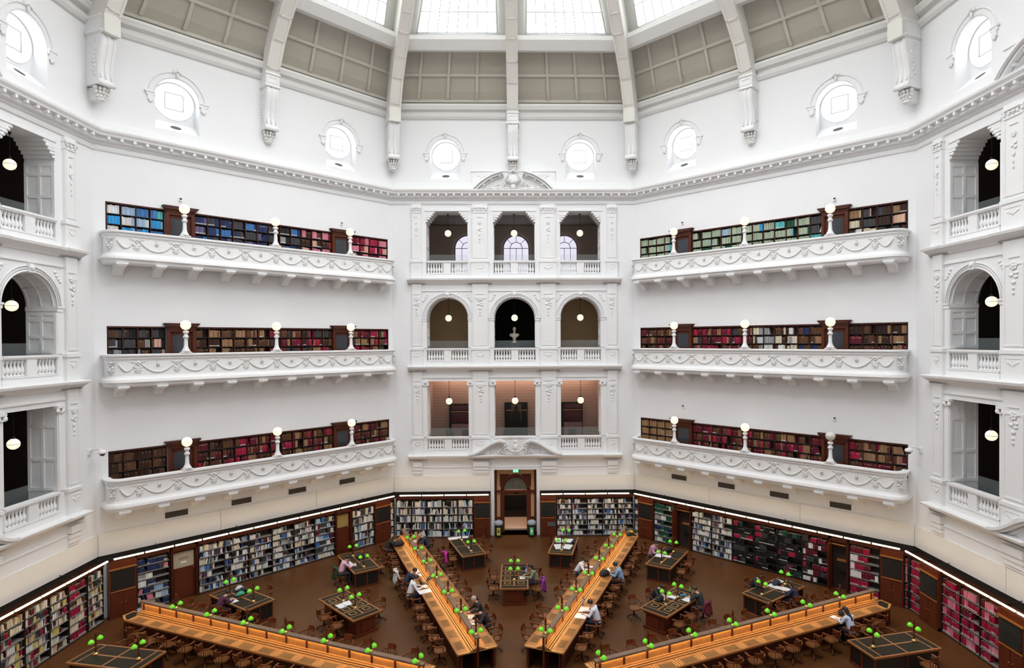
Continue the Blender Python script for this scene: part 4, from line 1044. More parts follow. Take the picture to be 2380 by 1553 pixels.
# side walls
for i,(a,b) in enumerate(((6.10,7.0),(5.12,6.06),(4.2,5.10),(3.1,4.18),(2.1,3.08))):
    unit(-2,a,b,7,palGx if i!=1 else (lambda r,u:r.choice(['crimson','maroon','cream','white','brown','crimson'])),'bookcase under the left edge arcade, %s from the corner'%ORDU[i],'%s left edge case'%ORDU[i],fillp=0.12)
unit(2,-7.0,-6.22,6,palGr,'narrow bookcase of crimson volumes beside the corner at right edge','crimson corner case right',fillp=0,lean=0)
for i in range(3):
    a=-5.08+0.97*i
    unit(2,a,a+0.97,6,palGr2,'bookcase of red volumes under the right edge arcade, %s from the black cabinet'%ORDU[i],'%s red case right edge'%ORDU[i],fillp=0.35,lean=0,lab_p=0.3)
def cabinet(k,a,b,lab,louvre=False,deep=0.42):
    r=empty('cabinet',fpt(k,(a+b)/2,-0.02,0),frz(k)); tag(r,lab,'cabinet','black-fronted cabinets between the bookcases'); w=(b-a)/2
    m=MB(); m.box(-w,w,-deep,0,0,2.36); m.box(-w,w,-deep-0.02,0,0,0.12); m.build('body',[mahog2],r)
    m=MB(); m.box(-w,w,-deep-0.06,-deep+0.02,2.06,2.12); m.build('top_rail',[oakedge],r)
    m=MB(); m.box(-w+0.07,w-0.07,-deep-0.015,-deep,1.22,2.03); 
    if louvre:
        for q in range(9): m.box(-w+0.09,w-0.09,-deep-0.035,-deep-0.015,1.26+q*0.085,1.285+q*0.085,1)
    m.build('grille_panel' if louvre else 'black_panel',[black,mat('louvre_grey',(0.03,0.035,0.032),0.5)],r)
    m=MB(); m.box(-w+0.04,w-0.04,-deep-0.035,-deep,1.12,1.16); m.build('ledge',[oakedge],r)
    for s in(-1,1):
        m=MB(); m.box(s*0.02,s*(w-0.05),-deep-0.02,-deep,0.14,1.08); d=m.build('cabinet_door',[mahog2],r)
        m=MB(); m.ball((s*0.06,-deep-0.03,0.65),0.02,8); m.build('knob',[brass],d)
cabinet(0,-2.41,-1.46,'mahogany cabinet with black louvred front just left of the central doorway',True)
cabinet(0,1.50,2.44,'mahogany cabinet with black louvred front just right of the central doorway',True)
cabinet(-1,-6.88,-5.90,'mahogany cabinet with black panel, far corner end under left balcony')
cabinet(-1,5.70,6.70,'mahogany cabinet with black panel near corner left of the doorway')
cabinet(1,-6.70,-5.70,'mahogany cabinet with black panel near corner right of the doorway')
cabinet(1,5.95,6.84,'mahogany cabinet with black panel by the crimson books, right balcony wall')
cabinet(2,-6.20,-5.12,'mahogany cabinet with black louvred front near corner at right edge',True,0.5)
cabinet(2,-2.14,-1.1,'mahogany cabinet with black louvred front cut by the right edge',True,0.5)
# doorways in the balcony walls
def gdoor(k,a,b,lab,sign=None,open_=False):
    r=empty('panelled_door',fpt(k,(a+b)/2,-0.02,0),frz(k)); tag(r,lab,'door'); w=(b-a)/2
    m=MB()
    for s in(-1,1): m.box(s*w,s*(w-0.09),-0.42,0,0,2.36)
    m.box(-w,w,-0.42,0,2.24,2.36); m.build('frame',[mahog],r)
    if not open_:
        m=MB(); m.box(-w+0.09,w-0.09,-0.24,-0.18,0.02,2.24); m.box(-w+0.16,w-0.16,-0.26,-0.24,0.12,1.25); m.build('leaf',[mahog2],r)
        m=MB(); m.box(-w+0.14,w-0.14,-0.26,-0.245,1.42,2.12); m.build('window_sheet',[mat(*sign)],r)
        if 'notice' in lab:
            m=MB(); m.box(-0.20,0.20,-0.27,-0.262,1.78,1.88); m.box(-0.12,0.12,-0.27,-0.262,1.62,1.68,1); m.build('print',[mat('print_grey',(0.25,0.23,0.2),0.6),paper],r)
        m=MB(); m.ball((w-0.16,-0.28,1.35),0.03,8); m.build('knob',[brass],r)
    else:
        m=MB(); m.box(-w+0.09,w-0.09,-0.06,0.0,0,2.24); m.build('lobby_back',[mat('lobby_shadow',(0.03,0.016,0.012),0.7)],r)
        m=MB(); m.box(-w+0.09,-w+0.13,-0.85,-0.36,0.02,2.2); m.build('leaf',[mahog2],r)
        m=MB(); m.box(-w+0.12,w-0.12,-0.40,-0.36,2.10,2.16); m.build('lintel_strip',[oakedge],r)
        m=MB(); m.box(-0.1,w-0.1,-0.30,-0.10,1.35,1.42); m.box(-0.1,w-0.1,-0.28,-0.1,0.9,1.35,1); m.build('lobby_counter',[oakedge,black],r)
    return r
gdoor(-1,-4.60,-3.50,'mahogany door with beige notice sheet under the left balcony',('notice_sheet',(0.42,0.37,0.27),0.6))
gdoor(-1,3.27,4.24,'mahogany door with yellowish window sheet under the left balcony near the corner',('yellow_sheet',(0.36,0.25,0.08),0.5))
gdoor(1,-4.28,-3.28,'open mahogany doorway nearest the corner under the right balcony',None,True)
gdoor(1,3.80,4.66,'open mahogany doorway beside crimson books under the right balcony',None,True)
# strip light and black hood along each wall
for k in(0,-1,1,-2,2):
    runs=[(-6.75,-1.50),(1.52,6.75)] if k==0 else [(-6.8,6.8)]
    for si,(a,b) in enumerate(runs):
        r=empty('strip_light',fpt(k,(a+b)/2,-0.74,2.62),frz(k))
        nm={0:['doorway wall, left part','doorway wall, right part'][si],-1:'wall under the left balcony',1:'wall under the right balcony',-2:'wall at left edge',2:'wall at right edge'}[k]
        tag(r,'long row of warm tube lights above the bookcases on the '+nm,'strip light','tube lights above the bookcases'); w=(b-a)/2
        m=MB(); m.box(-w,w,0.03,0.06,-0.03,0.03); m.build('housing',[iron],r)
        n=max(4,int(2*w/1.13)); L=2*w/n
        for i in range(n):
            m=MB(); m.box(-w+L*i+0.04,-w+L*(i+1)-0.04,-0.025,0.02,-0.028,0.022); m.build('tube',[tube],r)
        for i in range(max(2,n//3)):
            x=-w+2*w*(i+0.5)/max(2,n//3); m=MB(); m.tube([(x,0.05,0.03),(x,0.72,0.10)],0.012,6); m.build('bracket',[iron],r)
# central doorway: portal, arch, corridor
r=empty('door_1',fpt(0,0.03,0,0),0); tag(r,None,None,kind='structure')
m=MB()
for s in(-1,1): m.box(s*1.27,s*1.45,-0.06,0,0,3.92)
m.box(-1.45,1.45,-0.06,0,3.92,4.05); m.build('white_surround',[trimw],r)
m=MB()
for s in(-1,1): m.box(s*1.25,s*1.13,0.55,0.75,0,3.92); m.box(s*0.92,s*0.68,0.50,0.78,0,2.55); m.box(s*1.13,s*0.9,0.55,0.75,0.0,0.55); m.box(s*1.13,s*0.9,0.55,0.75,0.80,0.92)
m.box(-1.245,1.245,0.485,0.795,2.42,2.55)
m.tube([(-0.80*cos(pi*i/24),0.60,2.55+0.88*sin(pi*i/24)) for i in range(25)],0.10,8)
for s in(-1,1): m.add([(s*0.95,0.57,2.55+0.98),(s*0.35,0.57,2.55+0.98),(s*0.50,0.57,3.32),(s*0.72,0.57,3.10),(s*0.88,0.57,2.80),(s*0.95,0.57,2.7)],[(0,1,2,3,4,5)])
m.build('portal_frame',[mahog2],r)
m=MB(); pts=[(-0.85*cos(pi*i/24),2.55+0.92*sin(pi*i/24)) for i in range(25)]
for p,q in zip(pts,pts[1:]): m.add([(p[0],0.60,p[1]),(q[0],0.60,q[1]),(q[0],0.60,3.92),(p[0],0.60,3.92)],[(0,1,2,3)])
for s in(-1,1): m.add([(s*0.85,0.60,2.5),(s*1.25,0.60,2.5),(s*1.25,0.60,3.92),(s*0.85,0.60,3.92)],[(0,1,2,3)]); m.add([(s*0.9,0.62,0.5),(s*1.2,0.62,0.5),(s*1.2,0.62,2.5),(s*0.9,0.62,2.5)],[(0,1,2,3)])
m.build('tan_infill',[mat('tan_infill',(0.62,0.36,0.17),0.6)],r)
m=MB(); m.prism([(-0.7,2.55)]+[(-0.70*cos(pi*i/20),2.55+0.74*sin(pi*i/20)) for i in range(21)],lambda p,t:(p[0],t,p[1]),0.62,0.63); m.build('fanlight',[mat('fanlight_glass',(0.5,0.5,0.4),0.05,alpha=0.15)],r)
mb=MB()
for s in(-1,1): mb.add([(s*1.3,0.9,0),(s*1.3,6.5,0),(s*1.3,6.5,4.3),(s*1.3,0.9,4.3)],[(0,1,2,3)],0)
mb.add([(-1.3,6.5,0),(1.3,6.5,0),(1.3,6.5,4.3),(-1.3,6.5,4.3)],[(0,1,2,3)],0); mb.add([(-1.3,0.9,4.3),(1.3,0.9,4.3),(1.3,6.5,4.3),(-1.3,6.5,4.3)],[(0,1,2,3)],0)
mb.add([(-1.3,0,0.0),(1.3,0,0.0),(1.3,1.2,0.0),(-1.3,1.2,0.0)],[(0,1,2,3)],1)
mb.add([(-1.3,1.2,0.0),(1.3,1.2,0.0),(1.3,3.6,0.0),(-1.3,3.6,0.0)],[(0,1,2,3)],2)
mb.add([(-1.3,3.6,0.0),(1.3,3.6,0.0),(1.3,6.5,0.0),(-1.3,6.5,0.0)],[(0,1,2,3)],3)
o=fbuild(mb,'wall_corridor',[mat('corridor_wall',(0.06,0.045,0.03),0.8),mat('grey_mat',(0.15,0.11,0.09),0.8),mat('pale_corridor_floor',(0.75,0.55,0.42),0.4),mat('dark_corridor_floor',(0.03,0.02,0.015),0.5)],0,0.03,0,0,fix=False); tag(o,None,None,kind='structure')
r=empty('ceiling_lamp',fpt(0,0.03,2.4,4.2),0); tag(r,'square ceiling lamp lighting the corridor floor beyond the central doorway','lamp')
m=MB(); m.box(-0.45,0.45,-0.45,0.45,0,0.05); m.build('housing',[iron],r)
m=MB(); m.box(-0.4,0.4,-0.4,0.4,-0.02,0); m.build('diffuser',[mat('warm_corridor_lamp',(1,0.8,0.6),0.5,emit=(1,0.7,0.5),es=28.0)],r)
r=empty('corridor_desk',fpt(0,0.03,5.6,0),0); tag(r,'dark desk at the far end of the corridor beyond the doorway','desk')
m=MB(); m.box(-0.8,0.8,-0.3,0.3,0,1.0); m.build('body',[black],r); m=MB(); m.box(-0.9,0.9,-0.35,0.35,1.0,1.06); m.build('worktop',[mat('dark_oak_top',(0.2,0.12,0.06),0.3)],r)
m=MB(); m.ball((0,0,1.5),(0.3,0.2,0.5),12); m.build('ornament',[black],r)
# exit sign
r=empty('exit_sign',fpt(0,0.05,0.38,3.74),0); tag(r,'green running figure exit sign hanging in the central doorway','sign')
m=MB(); m.box(-0.19,0.19,-0.03,0.03,-0.09,0.12); m.box(-0.02,0.02,-0.02,0.02,0.12,0.20); m.build('housing',[mat('sign_body',(0.01,0.12,0.04),0.5)],r)
m=MB(); m.box(-0.165,0.165,-0.036,-0.03,-0.07,0.10); m.build('lit_face',[mat('sign_green',(0.0,0.5,0.15),0.5,emit=(0.03,0.8,0.25),es=1.2)],r)
m=MB()
for x in(-0.075,0.075):
    m.ball((x,-0.04,0.075),(0.016,0.006,0.016),8); m.obox((x-0.01*(1 if x<0 else -1),-0.04,0.03),(0.014,0,0.004),(0,0.004,0),(0.004,0,0.032))
    for a,b in(((x,0.0),(x-0.035,-0.05)),((x,0.0),(x+0.03,-0.03)),((x+0.03,-0.03),(x+0.035,-0.06)),((x,0.05),(x-0.04,0.03)),((x,0.05),(x+0.035,0.04))): m.tube([(a[0],-0.04,a[1]),(b[0],-0.04,b[1])],0.007,5)
m.build('pictogram',[mat('sign_white',(0.9,1,0.9),0.5,emit=(0.8,1,0.85),es=1.5)],r)
# bins either side of the doorway
for s,x,lc,nm in((-1,-0.97,(0.55,0.55,0.05),'yellow'),(1,0.98,(0.15,0.65,0.25),'green')):
    r=empty('litter_bin',fpt(0,x,-0.28,0),0); tag(r,'round dark bin with grey ring lid and %s sticker beside the central doorway'%nm,'bin','bins beside the doorway')
    m=MB(); m.lathe([(0.19,0.0),(0.20,0.04),(0.24,0.70),(0.24,0.74)],(0,0,0),20); m.build('body',[mat('bin_black',(0.015,0.02,0.02),0.4)],r)
    m=MB(); m.lathe([(0.25,0.72),(0.27,0.76),(0.25,0.88),(0.19,0.94),(0.12,0.93),(0.10,0.86),(0.01,0.80)],(0,0,0),20); m.build('ring_lid',[mat('bin_lid_grey',(0.33,0.36,0.40),0.35)],r)
    m=MB()
    m.add([(0.242*sin(t),-0.242*cos(t),z) for t in[-0.45,-0.22,0,0.22,0.45] for z in(0.15,0.60)],[(0,2,3,1),(2,4,5,3),(4,6,7,5),(6,8,9,7)],0)
    m.add([(0.245*sin(t),-0.245*cos(t),z) for t in[-0.2,0,0.2] for z in(0.30,0.48)],[(0,2,3,1),(2,4,5,3)],1)
    m.build('sticker',[mat('sticker_'+nm,lc,0.5),mat('sticker_print_'+nm,(0.9,0.9,0.8) if s>0 else (0.05,0.05,0.03),0.5)],r)
# slender stands beside the doorway
for s,x,y,nm in((-1,-1.70,16.85,'left'),(1,2.08,15.6,'right')):
    r=empty('sign_stand',(x,y,0)); tag(r,'thin dark wooden floor stand %s of the central doorway'%nm,'stand')
    m=MB(); m.lathe([(0.17,0),(0.17,0.03),(0.03,0.05)],(0,0,0),16); m.build('base',[mahog],r)
    m=MB(); m.tube([(0,0,0.03),(0,0,1.12)],0.022,8); m.build('pole',[mahog2],r)
    m=MB()
    if s>0: m.obox((0,0,1.17),(0.22,0,0),(0,0.14,0.08),(0,-0.012,0.02))
    else: m.ball((0,0,1.15),0.04,10)
    m.build('lectern_plate' if s>0 else 'finial',[black],r)

# ---------------------------------------------------------------- green-shaded reading lamps
def make_lamp(h=0.80,hang=0.50,arm=0.17,cross=True):
    r=empty('reading_lamp')
    m=MB(); m.lathe([(0.09,0),(0.09,0.03),(0.045,0.06),(0.03,0.08)],(0,0,0),12); m.build('base',[brass],r)
    m=MB(); m.lathe([(0.03,0.07),(0.035,0.2),(0.024,0.25),(0.028,h-0.20),(0.042,h-0.17),(0.05,h-0.09),(0.03,h-0.02),(0.006,h+0.04)],(0,0,0),8); m.build('post',[mahog2],r)
    for s in(-1,1):
        m=MB(); m.tube([(0,0,hang+0.16),(s*0.08,0,hang+0.24),(s*(arm-0.01),0,hang+0.22),(s*arm,0,hang+0.10)],0.012,6); m.build('arm',[mahog2],r)
        m=MB(); m.lathe([(0.022,0.10),(0.035,0.075),(0.068,0.055),(0.093,0.015),(0.100,-0.035),(0.094,-0.035),(0.085,0.010),(0.05,0.045)],(s*arm,0,hang),14); sh=m.build('lamp_shade',[green],r)
        m=MB(); m.ball((s*arm,0,hang+0.0),0.03,8); m.build('bulb',[mat('warm_bulb',(1,0.9,0.7),0.5,emit=(1,0.8,0.5),es=2.2)],sh)
    return r
lampT=make_lamp(); lampS=make_lamp(0.55,0.12)
used={}
def place(proto,loc,rz,label,cat,group):
    if proto.name not in used: used[proto.name]=1; o=proto; o.location=loc; o.rotation_euler=(0,0,rz)
    else: o=dup(proto,loc,rz)
    tag(o,label,cat,group); return o
# ---------------------------------------------------------------- swivel armchair (faces +y)
def make_chair():
    r=empty('swivel_armchair')
    m=MB(); pts=[(0.24*cos(a)*(1 if abs(cos(a))<.8 else .98),0.02+0.22*sin(a)) for a in[2*pi*i/20 for i in range(20)]]
    sq=[(max(-.235,min(.235,x*1.15)),max(-.2,min(.235,y*1.12))) for x,y in pts]
    m.prism(sq,lambda p,t:(p[0],p[1],t),0.44,0.48); m.build('seat',[chairseat],r)
    m=MB(); arc=[(0.29*sin(a)*1.0,-0.04-0.24*cos(a)) for a in[-1.75+3.5*i/16 for i in range(17)]]
    arc=[(-0.29,0.16)]+arc+[(0.29,0.16)]
    extr=[(x,y,0.70+0.05*max(0,(-y-0.05))*2) for x,y in arc]
    for a,b in zip(extr,extr[1:]):
        A3=Vector(a);B3=Vector(b);d=(B3-A3);n=Vector((-d.y,d.x,0)).normalized()*0.035
        m.add([A3-n,B3-n,B3+n,A3+n,A3-n+Vector((0,0,.03)),B3-n+Vector((0,0,.03)),B3+n+Vector((0,0,.03)),A3+n+Vector((0,0,.03))],[(0,3,2,1),(4,5,6,7),(0,1,5,4),(1,2,6,5),(2,3,7,6),(3,0,4,7)])
    m.build('arm_rail',[chairw],r)
    for s in(-1,1): m=MB(); m.tube([(s*0.21,0.14,0.47),(s*0.285,0.12,0.70)],[0.014,0.018],6); m.build('arm_post',[chairw],r)
    for x in(-0.16,-0.06,0.06,0.16): m=MB(); m.tube([(x*0.9,-0.19,0.47),(x*1.15,-0.275+abs(x)*0.25,0.73)],0.012,6); m.build('spindle',[chairw],r)
    m=MB(); cr=[(0.21*sin(a)*1.05,-0.10-0.20*cos(a)) for a in[-0.85+1.7*i/8 for i in range(9)]]
    for a,b in zip(cr,cr[1:]): 
        m.add([(a[0],a[1],0.73),(b[0],b[1],0.73),(b[0]*1.05,b[1]-0.03,0.90),(a[0]*1.05,a[1]-0.03,0.90),(a[0],a[1]+0.03,0.73),(b[0],b[1]+0.03,0.73),(b[0]*1.05,b[1],0.90),(a[0]*1.05,a[1],0.90)],[(0,1,2,3),(7,6,5,4),(3,2,6,7),(0,4,5,1)])
    m.build('backrest',[chairw],r)
    m=MB(); m.lathe([(0.05,0.12),(0.035,0.16),(0.03,0.30),(0.05,0.40),(0.10,0.44)],(0,0,0),12); m.build('column',[iron],r)
    for q in range(4):
        a=pi/4+q*pi/2; m=MB(); m.tube([(0.03*cos(a),0.03*sin(a),0.16),(0.18*cos(a),0.18*sin(a),0.12),(0.28*cos(a),0.28*sin(a),0.06)],[0.03,0.028,0.02],6)
        l=m.build('leg',[chairw],r); m=MB(); m.ball((0.28*cos(a),0.28*sin(a),0.03),(0.028,0.028,0.03),8); m.build('caster',[iron],l)
    return r
chair0=make_chair(); CH=[0]; CUSED=[]
def chair(x,y,face,label,group='swivel armchairs at the long desks'):
    # face: heading angle (clockwise from +y)
    o=place(chair0,(x,y,0),-face,label,'chair',group); return o
# ---------------------------------------------------------------- tables
def make_table(L,W,fancy):
    r=empty('reading_table'); l=L/2;w=W/2
    m=MB(); m.box(-w,w,-l,l,0.735,0.78); m.box(-w+0.02,w-0.02,-l+0.02,l-0.02,0.70,0.735); m.build('tabletop',[oakedge],r)
    for s in(-1,1):
        for t in ((-1,1) if True else ()):
            x0,x1=s*0.04,s*(w-0.07); y0,y1=t*0.04,t*(l-0.36) 
            m=MB(); m.box(x0,x1,y0,y1,0.78,0.784)
            if fancy:
                xa,xb=sorted((x0,x1)); ya,yb=sorted((y0,y1)); q=0.12; f=0.03
                hl=(yb-ya)/2
                for yy in (ya,ya+hl):
                    for a,b,c,d in((xa+q,xb-q,yy+q,yy+q+f),(xa+q,xb-q,yy+hl-q-f,yy+hl-q),(xa+q,xa+q+f,yy+q,yy+hl-q),(xb-q-f,xb-q,yy+q,yy+hl-q)): m.box(a,b,c,d,0.784,0.787,1)
                m.box(xa,xb,ya+hl-0.02,ya+hl+0.02,0.784,0.787,1)
            m.build('leather_inset',[leather,honey],r)
    for t in(-1,1):
        m=MB(); m.box(-w+0.07,w-0.07,t*(l-0.30),t*(l-0.06),0.78,0.784); m.build('leather_inset',[leather],r)
    if fancy:
        for t in(-1,1):
            m=MB(); m.box(-0.42,0.42,t*(l-0.75),t*(l-0.12),0.10,0.70); m.box(-0.50,0.50,t*(l-0.80),t*(l-0.07),0,0.10); m.box(-0.50,0.50,t*(l-0.80),t*(l-0.07),0.62,0.70)
            m.box(-0.22,0.22,t*(l-0.11),t*(l-0.09),0.18,0.58)
            m.build('pedestal',[mahog2],r)
        m=MB(); m.box(-0.12,0.12,-l+0.7,l-0.7,0.12,0.30); m.build('stretcher',[mahog],r)
    else:
        m=MB(); m.box(-w+0.10,w-0.10,-l+0.10,l-0.10,0.08,0.68); m.build('core',[blackwood],r)
        m=MB()
        for x in(-w+0.06,w-0.12):
            for y in(-l+0.06,-0.03,l-0.12): m.box(x,x+0.06,y,y+0.06,0,0.70)
        for y in (-l+0.06,l-0.12): m.box(-0.03,0.03,y,y+0.06,0,0.70)
        m.box(-w+0.05,w-0.05,-l+0.05,l-0.05,0,0.07); m.box(-w+0.06,w-0.06,-l+0.06,l-0.06,0.66,0.70); m.build('frame',[mahog2],r)
    return r
TABS=[('T0L',-2.54,13.40,-21,2.95,False,'table left of the doorway'),('T0R',2.62,13.35,12,2.7,False,'table right of the doorway'),('T0C',0.05,9.33,0,2.87,True,'centre table before the doorway'),
 ('TL1',-7.66,11.35,-32.5,2.8,False,'table by the bookcases left of centre'),('TL2',-11.54,7.45,-56,2.8,False,'table nearest the left notice door'),('TL3',-6.72,6.56,-45,2.87,True,'diagonal table between the left long desks'),
 ('TR1',7.66,11.37,33,2.8,False,'table by the open doorway right of centre'),('TR2',11.3,7.42,55,2.8,False,'table by the dark bookcases'),('TR3',6.62,6.45,45,2.87,True,'diagonal table between the right long desks'),
 ('TR4',13.6,2.75,78,2.8,False,'table below the right edge arcade'),('TL4',-13.6,2.75,-78,2.8,False,'table below the left edge arcade')]
TI={}
for nm,x,y,psi,L,fancy,lab in TABS:
    r=make_table(L,1.28,fancy); r.location=(x,y,0); r.rotation_euler=(0,0,-radians(psi))
    tag(r,'wooden reading table with black leather top, '+lab,'table','reading tables between the long desks')
    TI[nm]=(x,y,psi,L,lab)
    for t in(1,-1):
        d=0.48 if fancy else L*0.31
        p=radians(psi)
        place(lampT,(x+sin(p)*d*t,y+cos(p)*d*t,0.785),-p,'green-shaded lamp, %s end, %s'%('far' if t>0 else 'near',lab),'lamp','green-shaded lamps')
def tpos(nm,lat,al):
    x,y,psi,L,lab=TI[nm]; p=radians(psi); return (x+cos(p)*lat+sin(p)*al, y-sin(p)*lat+cos(p)*al, p)
def tchair(nm,side,al,lat=0.95,turn=0):
    x,y,p=tpos(nm,side*lat,al)
    chair(x,y,p-side*pi/2+turn,'wooden swivel armchair, %s side, %s, %s'%('left' if side<0 else 'right','near end' if al<-0.4 else ('far end' if al>0.4 else 'middle'),TI[nm][4]),'swivel armchairs at the tables')
for a in (('T0L',-1,-0.75),('T0L',-1,0.2),('T0L',1,0.75),('T0L',1,-0.55),('T0C',-1,-0.62),('T0C',-1,0.62),('T0C',1,0.75,0.98,0.3),
          ('TL1',1,-0.5),('TL1',1,0.6),('TL2',1,-0.2),('TL2',-1,-0.85),('TL3',-1,-0.7),('TL3',-1,0.3),('TL3',1,-0.7),('TL3',1,0.55),
          ('TR1',1,-0.7),('TR1',1,0.4),('TR2',1,-0.9),('TR2',-1,0.9),('TR3',-1,-1.0,1.2,0.6),('TR3',1,-1.0),('TR3',1,-0.1),('TR4',-1,0.6),('TR4',-1,-0.6),('TR4',1,0.5),('TL4',1,0.6),('TL4',1,-0.6),('TL4',-1,0.5)):
    tchair(*a)
# ---------------------------------------------------------------- long radial desks
DN={-22.5:'long desk left of centre',22.5:'long desk right of centre',-67.5:'far left long desk',67.5:'far right long desk'}
R0,R1=3.0,16.1
def make_desk():
    r=empty('long_desk'); L=R1-R0
    for s in(-1,1):
        m=MB(); m.prism([(s*0.05,0),(s*0.74,0),(s*0.74,L),(s*0.50,L+0.45),(s*0.05,L+0.45)],lambda p,t:(p[0],p[1],t),0.735,0.78)
        m.build('desktop',[honey],r)
        m=MB(); m.box(s*0.70,s*0.755,0,L,0.72,0.785); m.build('nosing',[oakedge],r)
        m=MB(); m.prism([(s*0.12,L-0.10),(s*0.66,L-0.10),(s*0.66,L+0.02),(s*0.45,L+0.36),(s*0.12,L+0.36)],lambda p,t:(p[0],p[1],t),0.78,0.784); m.build('end_inset',[leather],r)
        n=14; st=0.915
        for i in range(n):
            y=L-0.15-st*(i+1)
            m=MB(); x0,x1=s*0.34,s*0.69
            xa,xb=sorted((x0,x1))
            m.box(xa+0.035,xb-0.035,y+0.17,y+st-0.17,0.78,0.783,0)
            m.box(xa,xb,y+0.09,y+0.115,0.78,0.783,1); m.box(xa,xb,y+st-0.115,y+st-0.09,0.78,0.783,1); m.box(xa-0.0,xa+0.018,y+0.09,y+st-0.09,0.78,0.783,1); m.box(xb-0.018,xb,y+0.09,y+st-0.09,0.78,0.783,1)
            m.box(xa-0.06,xb+0.0,y-0.012,y+0.012,0.78,0.784,2)
            m.build('leather_inset',[tanleath,mahog2,mahog2],r)
        m=MB(); m.box(s*0.05,s*0.03,0,L,0.90,1.19); m.build('back_panel',[honey],r)
        m=MB()
        for (a,b,z,mi) in((0.05,0.29,0.795,0),(0.05,0.262,0.80,1),(0.05,0.24,0.825,0),(0.05,0.195,0.83,1),(0.05,0.17,0.86,0),(0.05,0.115,0.90,0)): m.box(s*a,s*b,0,L,z-0.04,z,mi)
        m.build('stepped_moulding',[honey,mahog2],r)
        for i in range(n+1):
            y=L-0.15-st*i; m=MB(); m.box(s*0.05,s*0.068,y-0.04,y+0.04,0.90,1.19); m.build('panel_post',[mahog2],r)
        m=MB(); m.box(s*0.066,s*0.082,0.05,L-0.05,1.185,1.20); m.build('under_cap_light',[deskglow],r)
        m=MB(); m.box(s*0.60,s*0.56,0,L,0.0,0.72); m.build('modesty_panel',[mahog],r)
        for i in range(5):
            y=0.2+i*(L-0.4)/4; m=MB(); m.box(s*0.56,s*0.70,y-0.05,y+0.05,0,0.73); m.build('leg',[mahog2],r)
    m=MB(); m.box(-0.03,0.03,0,L,0,1.20); m.build('spine',[mahog2],r)
    m=MB(); m.box(-0.095,0.095,-0.02,L+0.05,1.20,1.245); m.box(-0.10,-0.09,0,L,1.175,1.20); m.box(0.09,0.10,0,L,1.175,1.20); m.build('cap',[mat('worn_cap_wood',(0.20,0.125,0.085),0.35,noise=0.3,nscale=4)],r)
    m=MB(); m.prism([(-0.62,L),(0.62,L),(0.50,L+0.40),(-0.50,L+0.40)],lambda p,t:(p[0],p[1],t),0,0.73); m.build('end_cupboard',[mahog],r)
    return r
d0=make_desk(); first=True
OCC={(-22.5,-1):[15.1,11.15,10.19,9.06],(-22.5,1):[14.86,5.97,5.1],(22.5,-1):[10.55],(22.5,1):[10.33,6.12],(67.5,1):[13.47]}
for ang in(-22.5,22.5,-67.5,67.5):
    p=radians(ang); loc=(sin(p)*R0,cos(p)*R0,0)
    if first: o=d0; o.location=loc; o.rotation_euler=(0,0,-p); first=False
    else: o=dup(d0,loc,-p)
    tag(o,'long honey-coloured reading desk with raised spine, running to the corner, '+DN[ang].replace('long desk ',''),'desk','long radial reading desks')
    for i in range(7):
        rr=14.2-1.83*i
        if rr<R0+0.1: continue
        place(lampS,(sin(p)*rr,cos(p)*rr,1.245),-p,'double green-shaded lamp on %s, %s from wall'%(DN[ang],ORD[i+1]),'lamp','green-shaded lamps')
    for side in(-1,1):
        cnt=0
        for i in range(13):
            rr=15.15-0.915*i
            if any(abs(rr-q)<0.52 for q in OCC.get((ang,side),[])): continue
            if (ang,side)==(22.5,-1) and i in(0,4,9): continue
            if (ang,side)==(-22.5,1) and i in(1,4): continue
            cnt+=1; rng=random.Random(int(ang*10)+side*50+i)
            lat=side*(1.02+rng.uniform(-0.06,0.10)); turn=rng.uniform(-0.35,0.35)
            x=sin(p)*rr+cos(p)*lat; y=cos(p)*rr-sin(p)*lat
            chair(x,y,p-side*pi/2+turn,'wooden swivel armchair, %s from the wall, %s side of %s'%(ORD[cnt],'left' if side<0 else 'right',DN[ang]))

# ---------------------------------------------------------------- books: the largest as separate things, the rest as one mass
def project(P):
    d=Vector(P)-CAM
    c,s=cos(-0.021),sin(-0.021); d=Vector((c*d.x+s*d.y,-s*d.x+c*d.y,d.z))
    c,s=cos(-0.0088),sin(-0.0088); f=c*d.y+s*d.z; up=-s*d.y+c*d.z; r=d.x
    c,s=cos(-0.0055),sin(-0.0055); r,up=c*r+s*up,-s*r+c*up
    return 1240.47+1376.86*r/f, 802.23-1376.86*up/f
sc=[]
for bi,(k,u,wv,off,dep,z,h,cn,col,ln,case,sh,idx,lb) in enumerate(BOOKS):
    p0=project(fpt(k,u,off,z)); p1=project(fpt(k,u+wv,off,z+h)); 
    ar=abs(p1[0]-p0[0])*abs(p0[1]-p1[1]) if (p0[0]>3 and p1[0]<2377 and p0[1]<1452 and p1[1]>0) else 0
    # shelf rows half hidden by a balcony parapet do not count as largest
    if z>3:
        lim={5:5.93,10:11.15,11:11.15,15:16.32,16:16.32}
        d=(CAM-fpt(k,u,off,0)).xy.length; t=(0.95)/d
        zr=[5.93,11.15,16.32][0 if z<7.1 else (1 if z<12.5 else 2)]
        if z+(CAM.z-z)*0.05<zr: ar*=0.4
    sc.append((ar*abs(cos(0)),bi))
sc.sort(reverse=True); TOPB=set(b for a,b in sc[:300] if a>0)
def book_geo(mb,wv,dep,h,ln,lb):
    sh=Matrix.Identity(4)
    def q(x,y,z): return (x+ln*z,y,z)
    c=[(0,0,0),(wv,0,0),(wv,dep,0),(0,dep,0),(0,0,h),(wv,0,h),(wv,dep,h),(0,dep,h)]
    mb.add([q(*v) for v in c],[(0,3,2,1),(4,5,6,7),(0,1,5,4),(1,2,6,5),(2,3,7,6),(3,0,4,7)],0)
mv=[];mf=[];mc=[]
nb=0
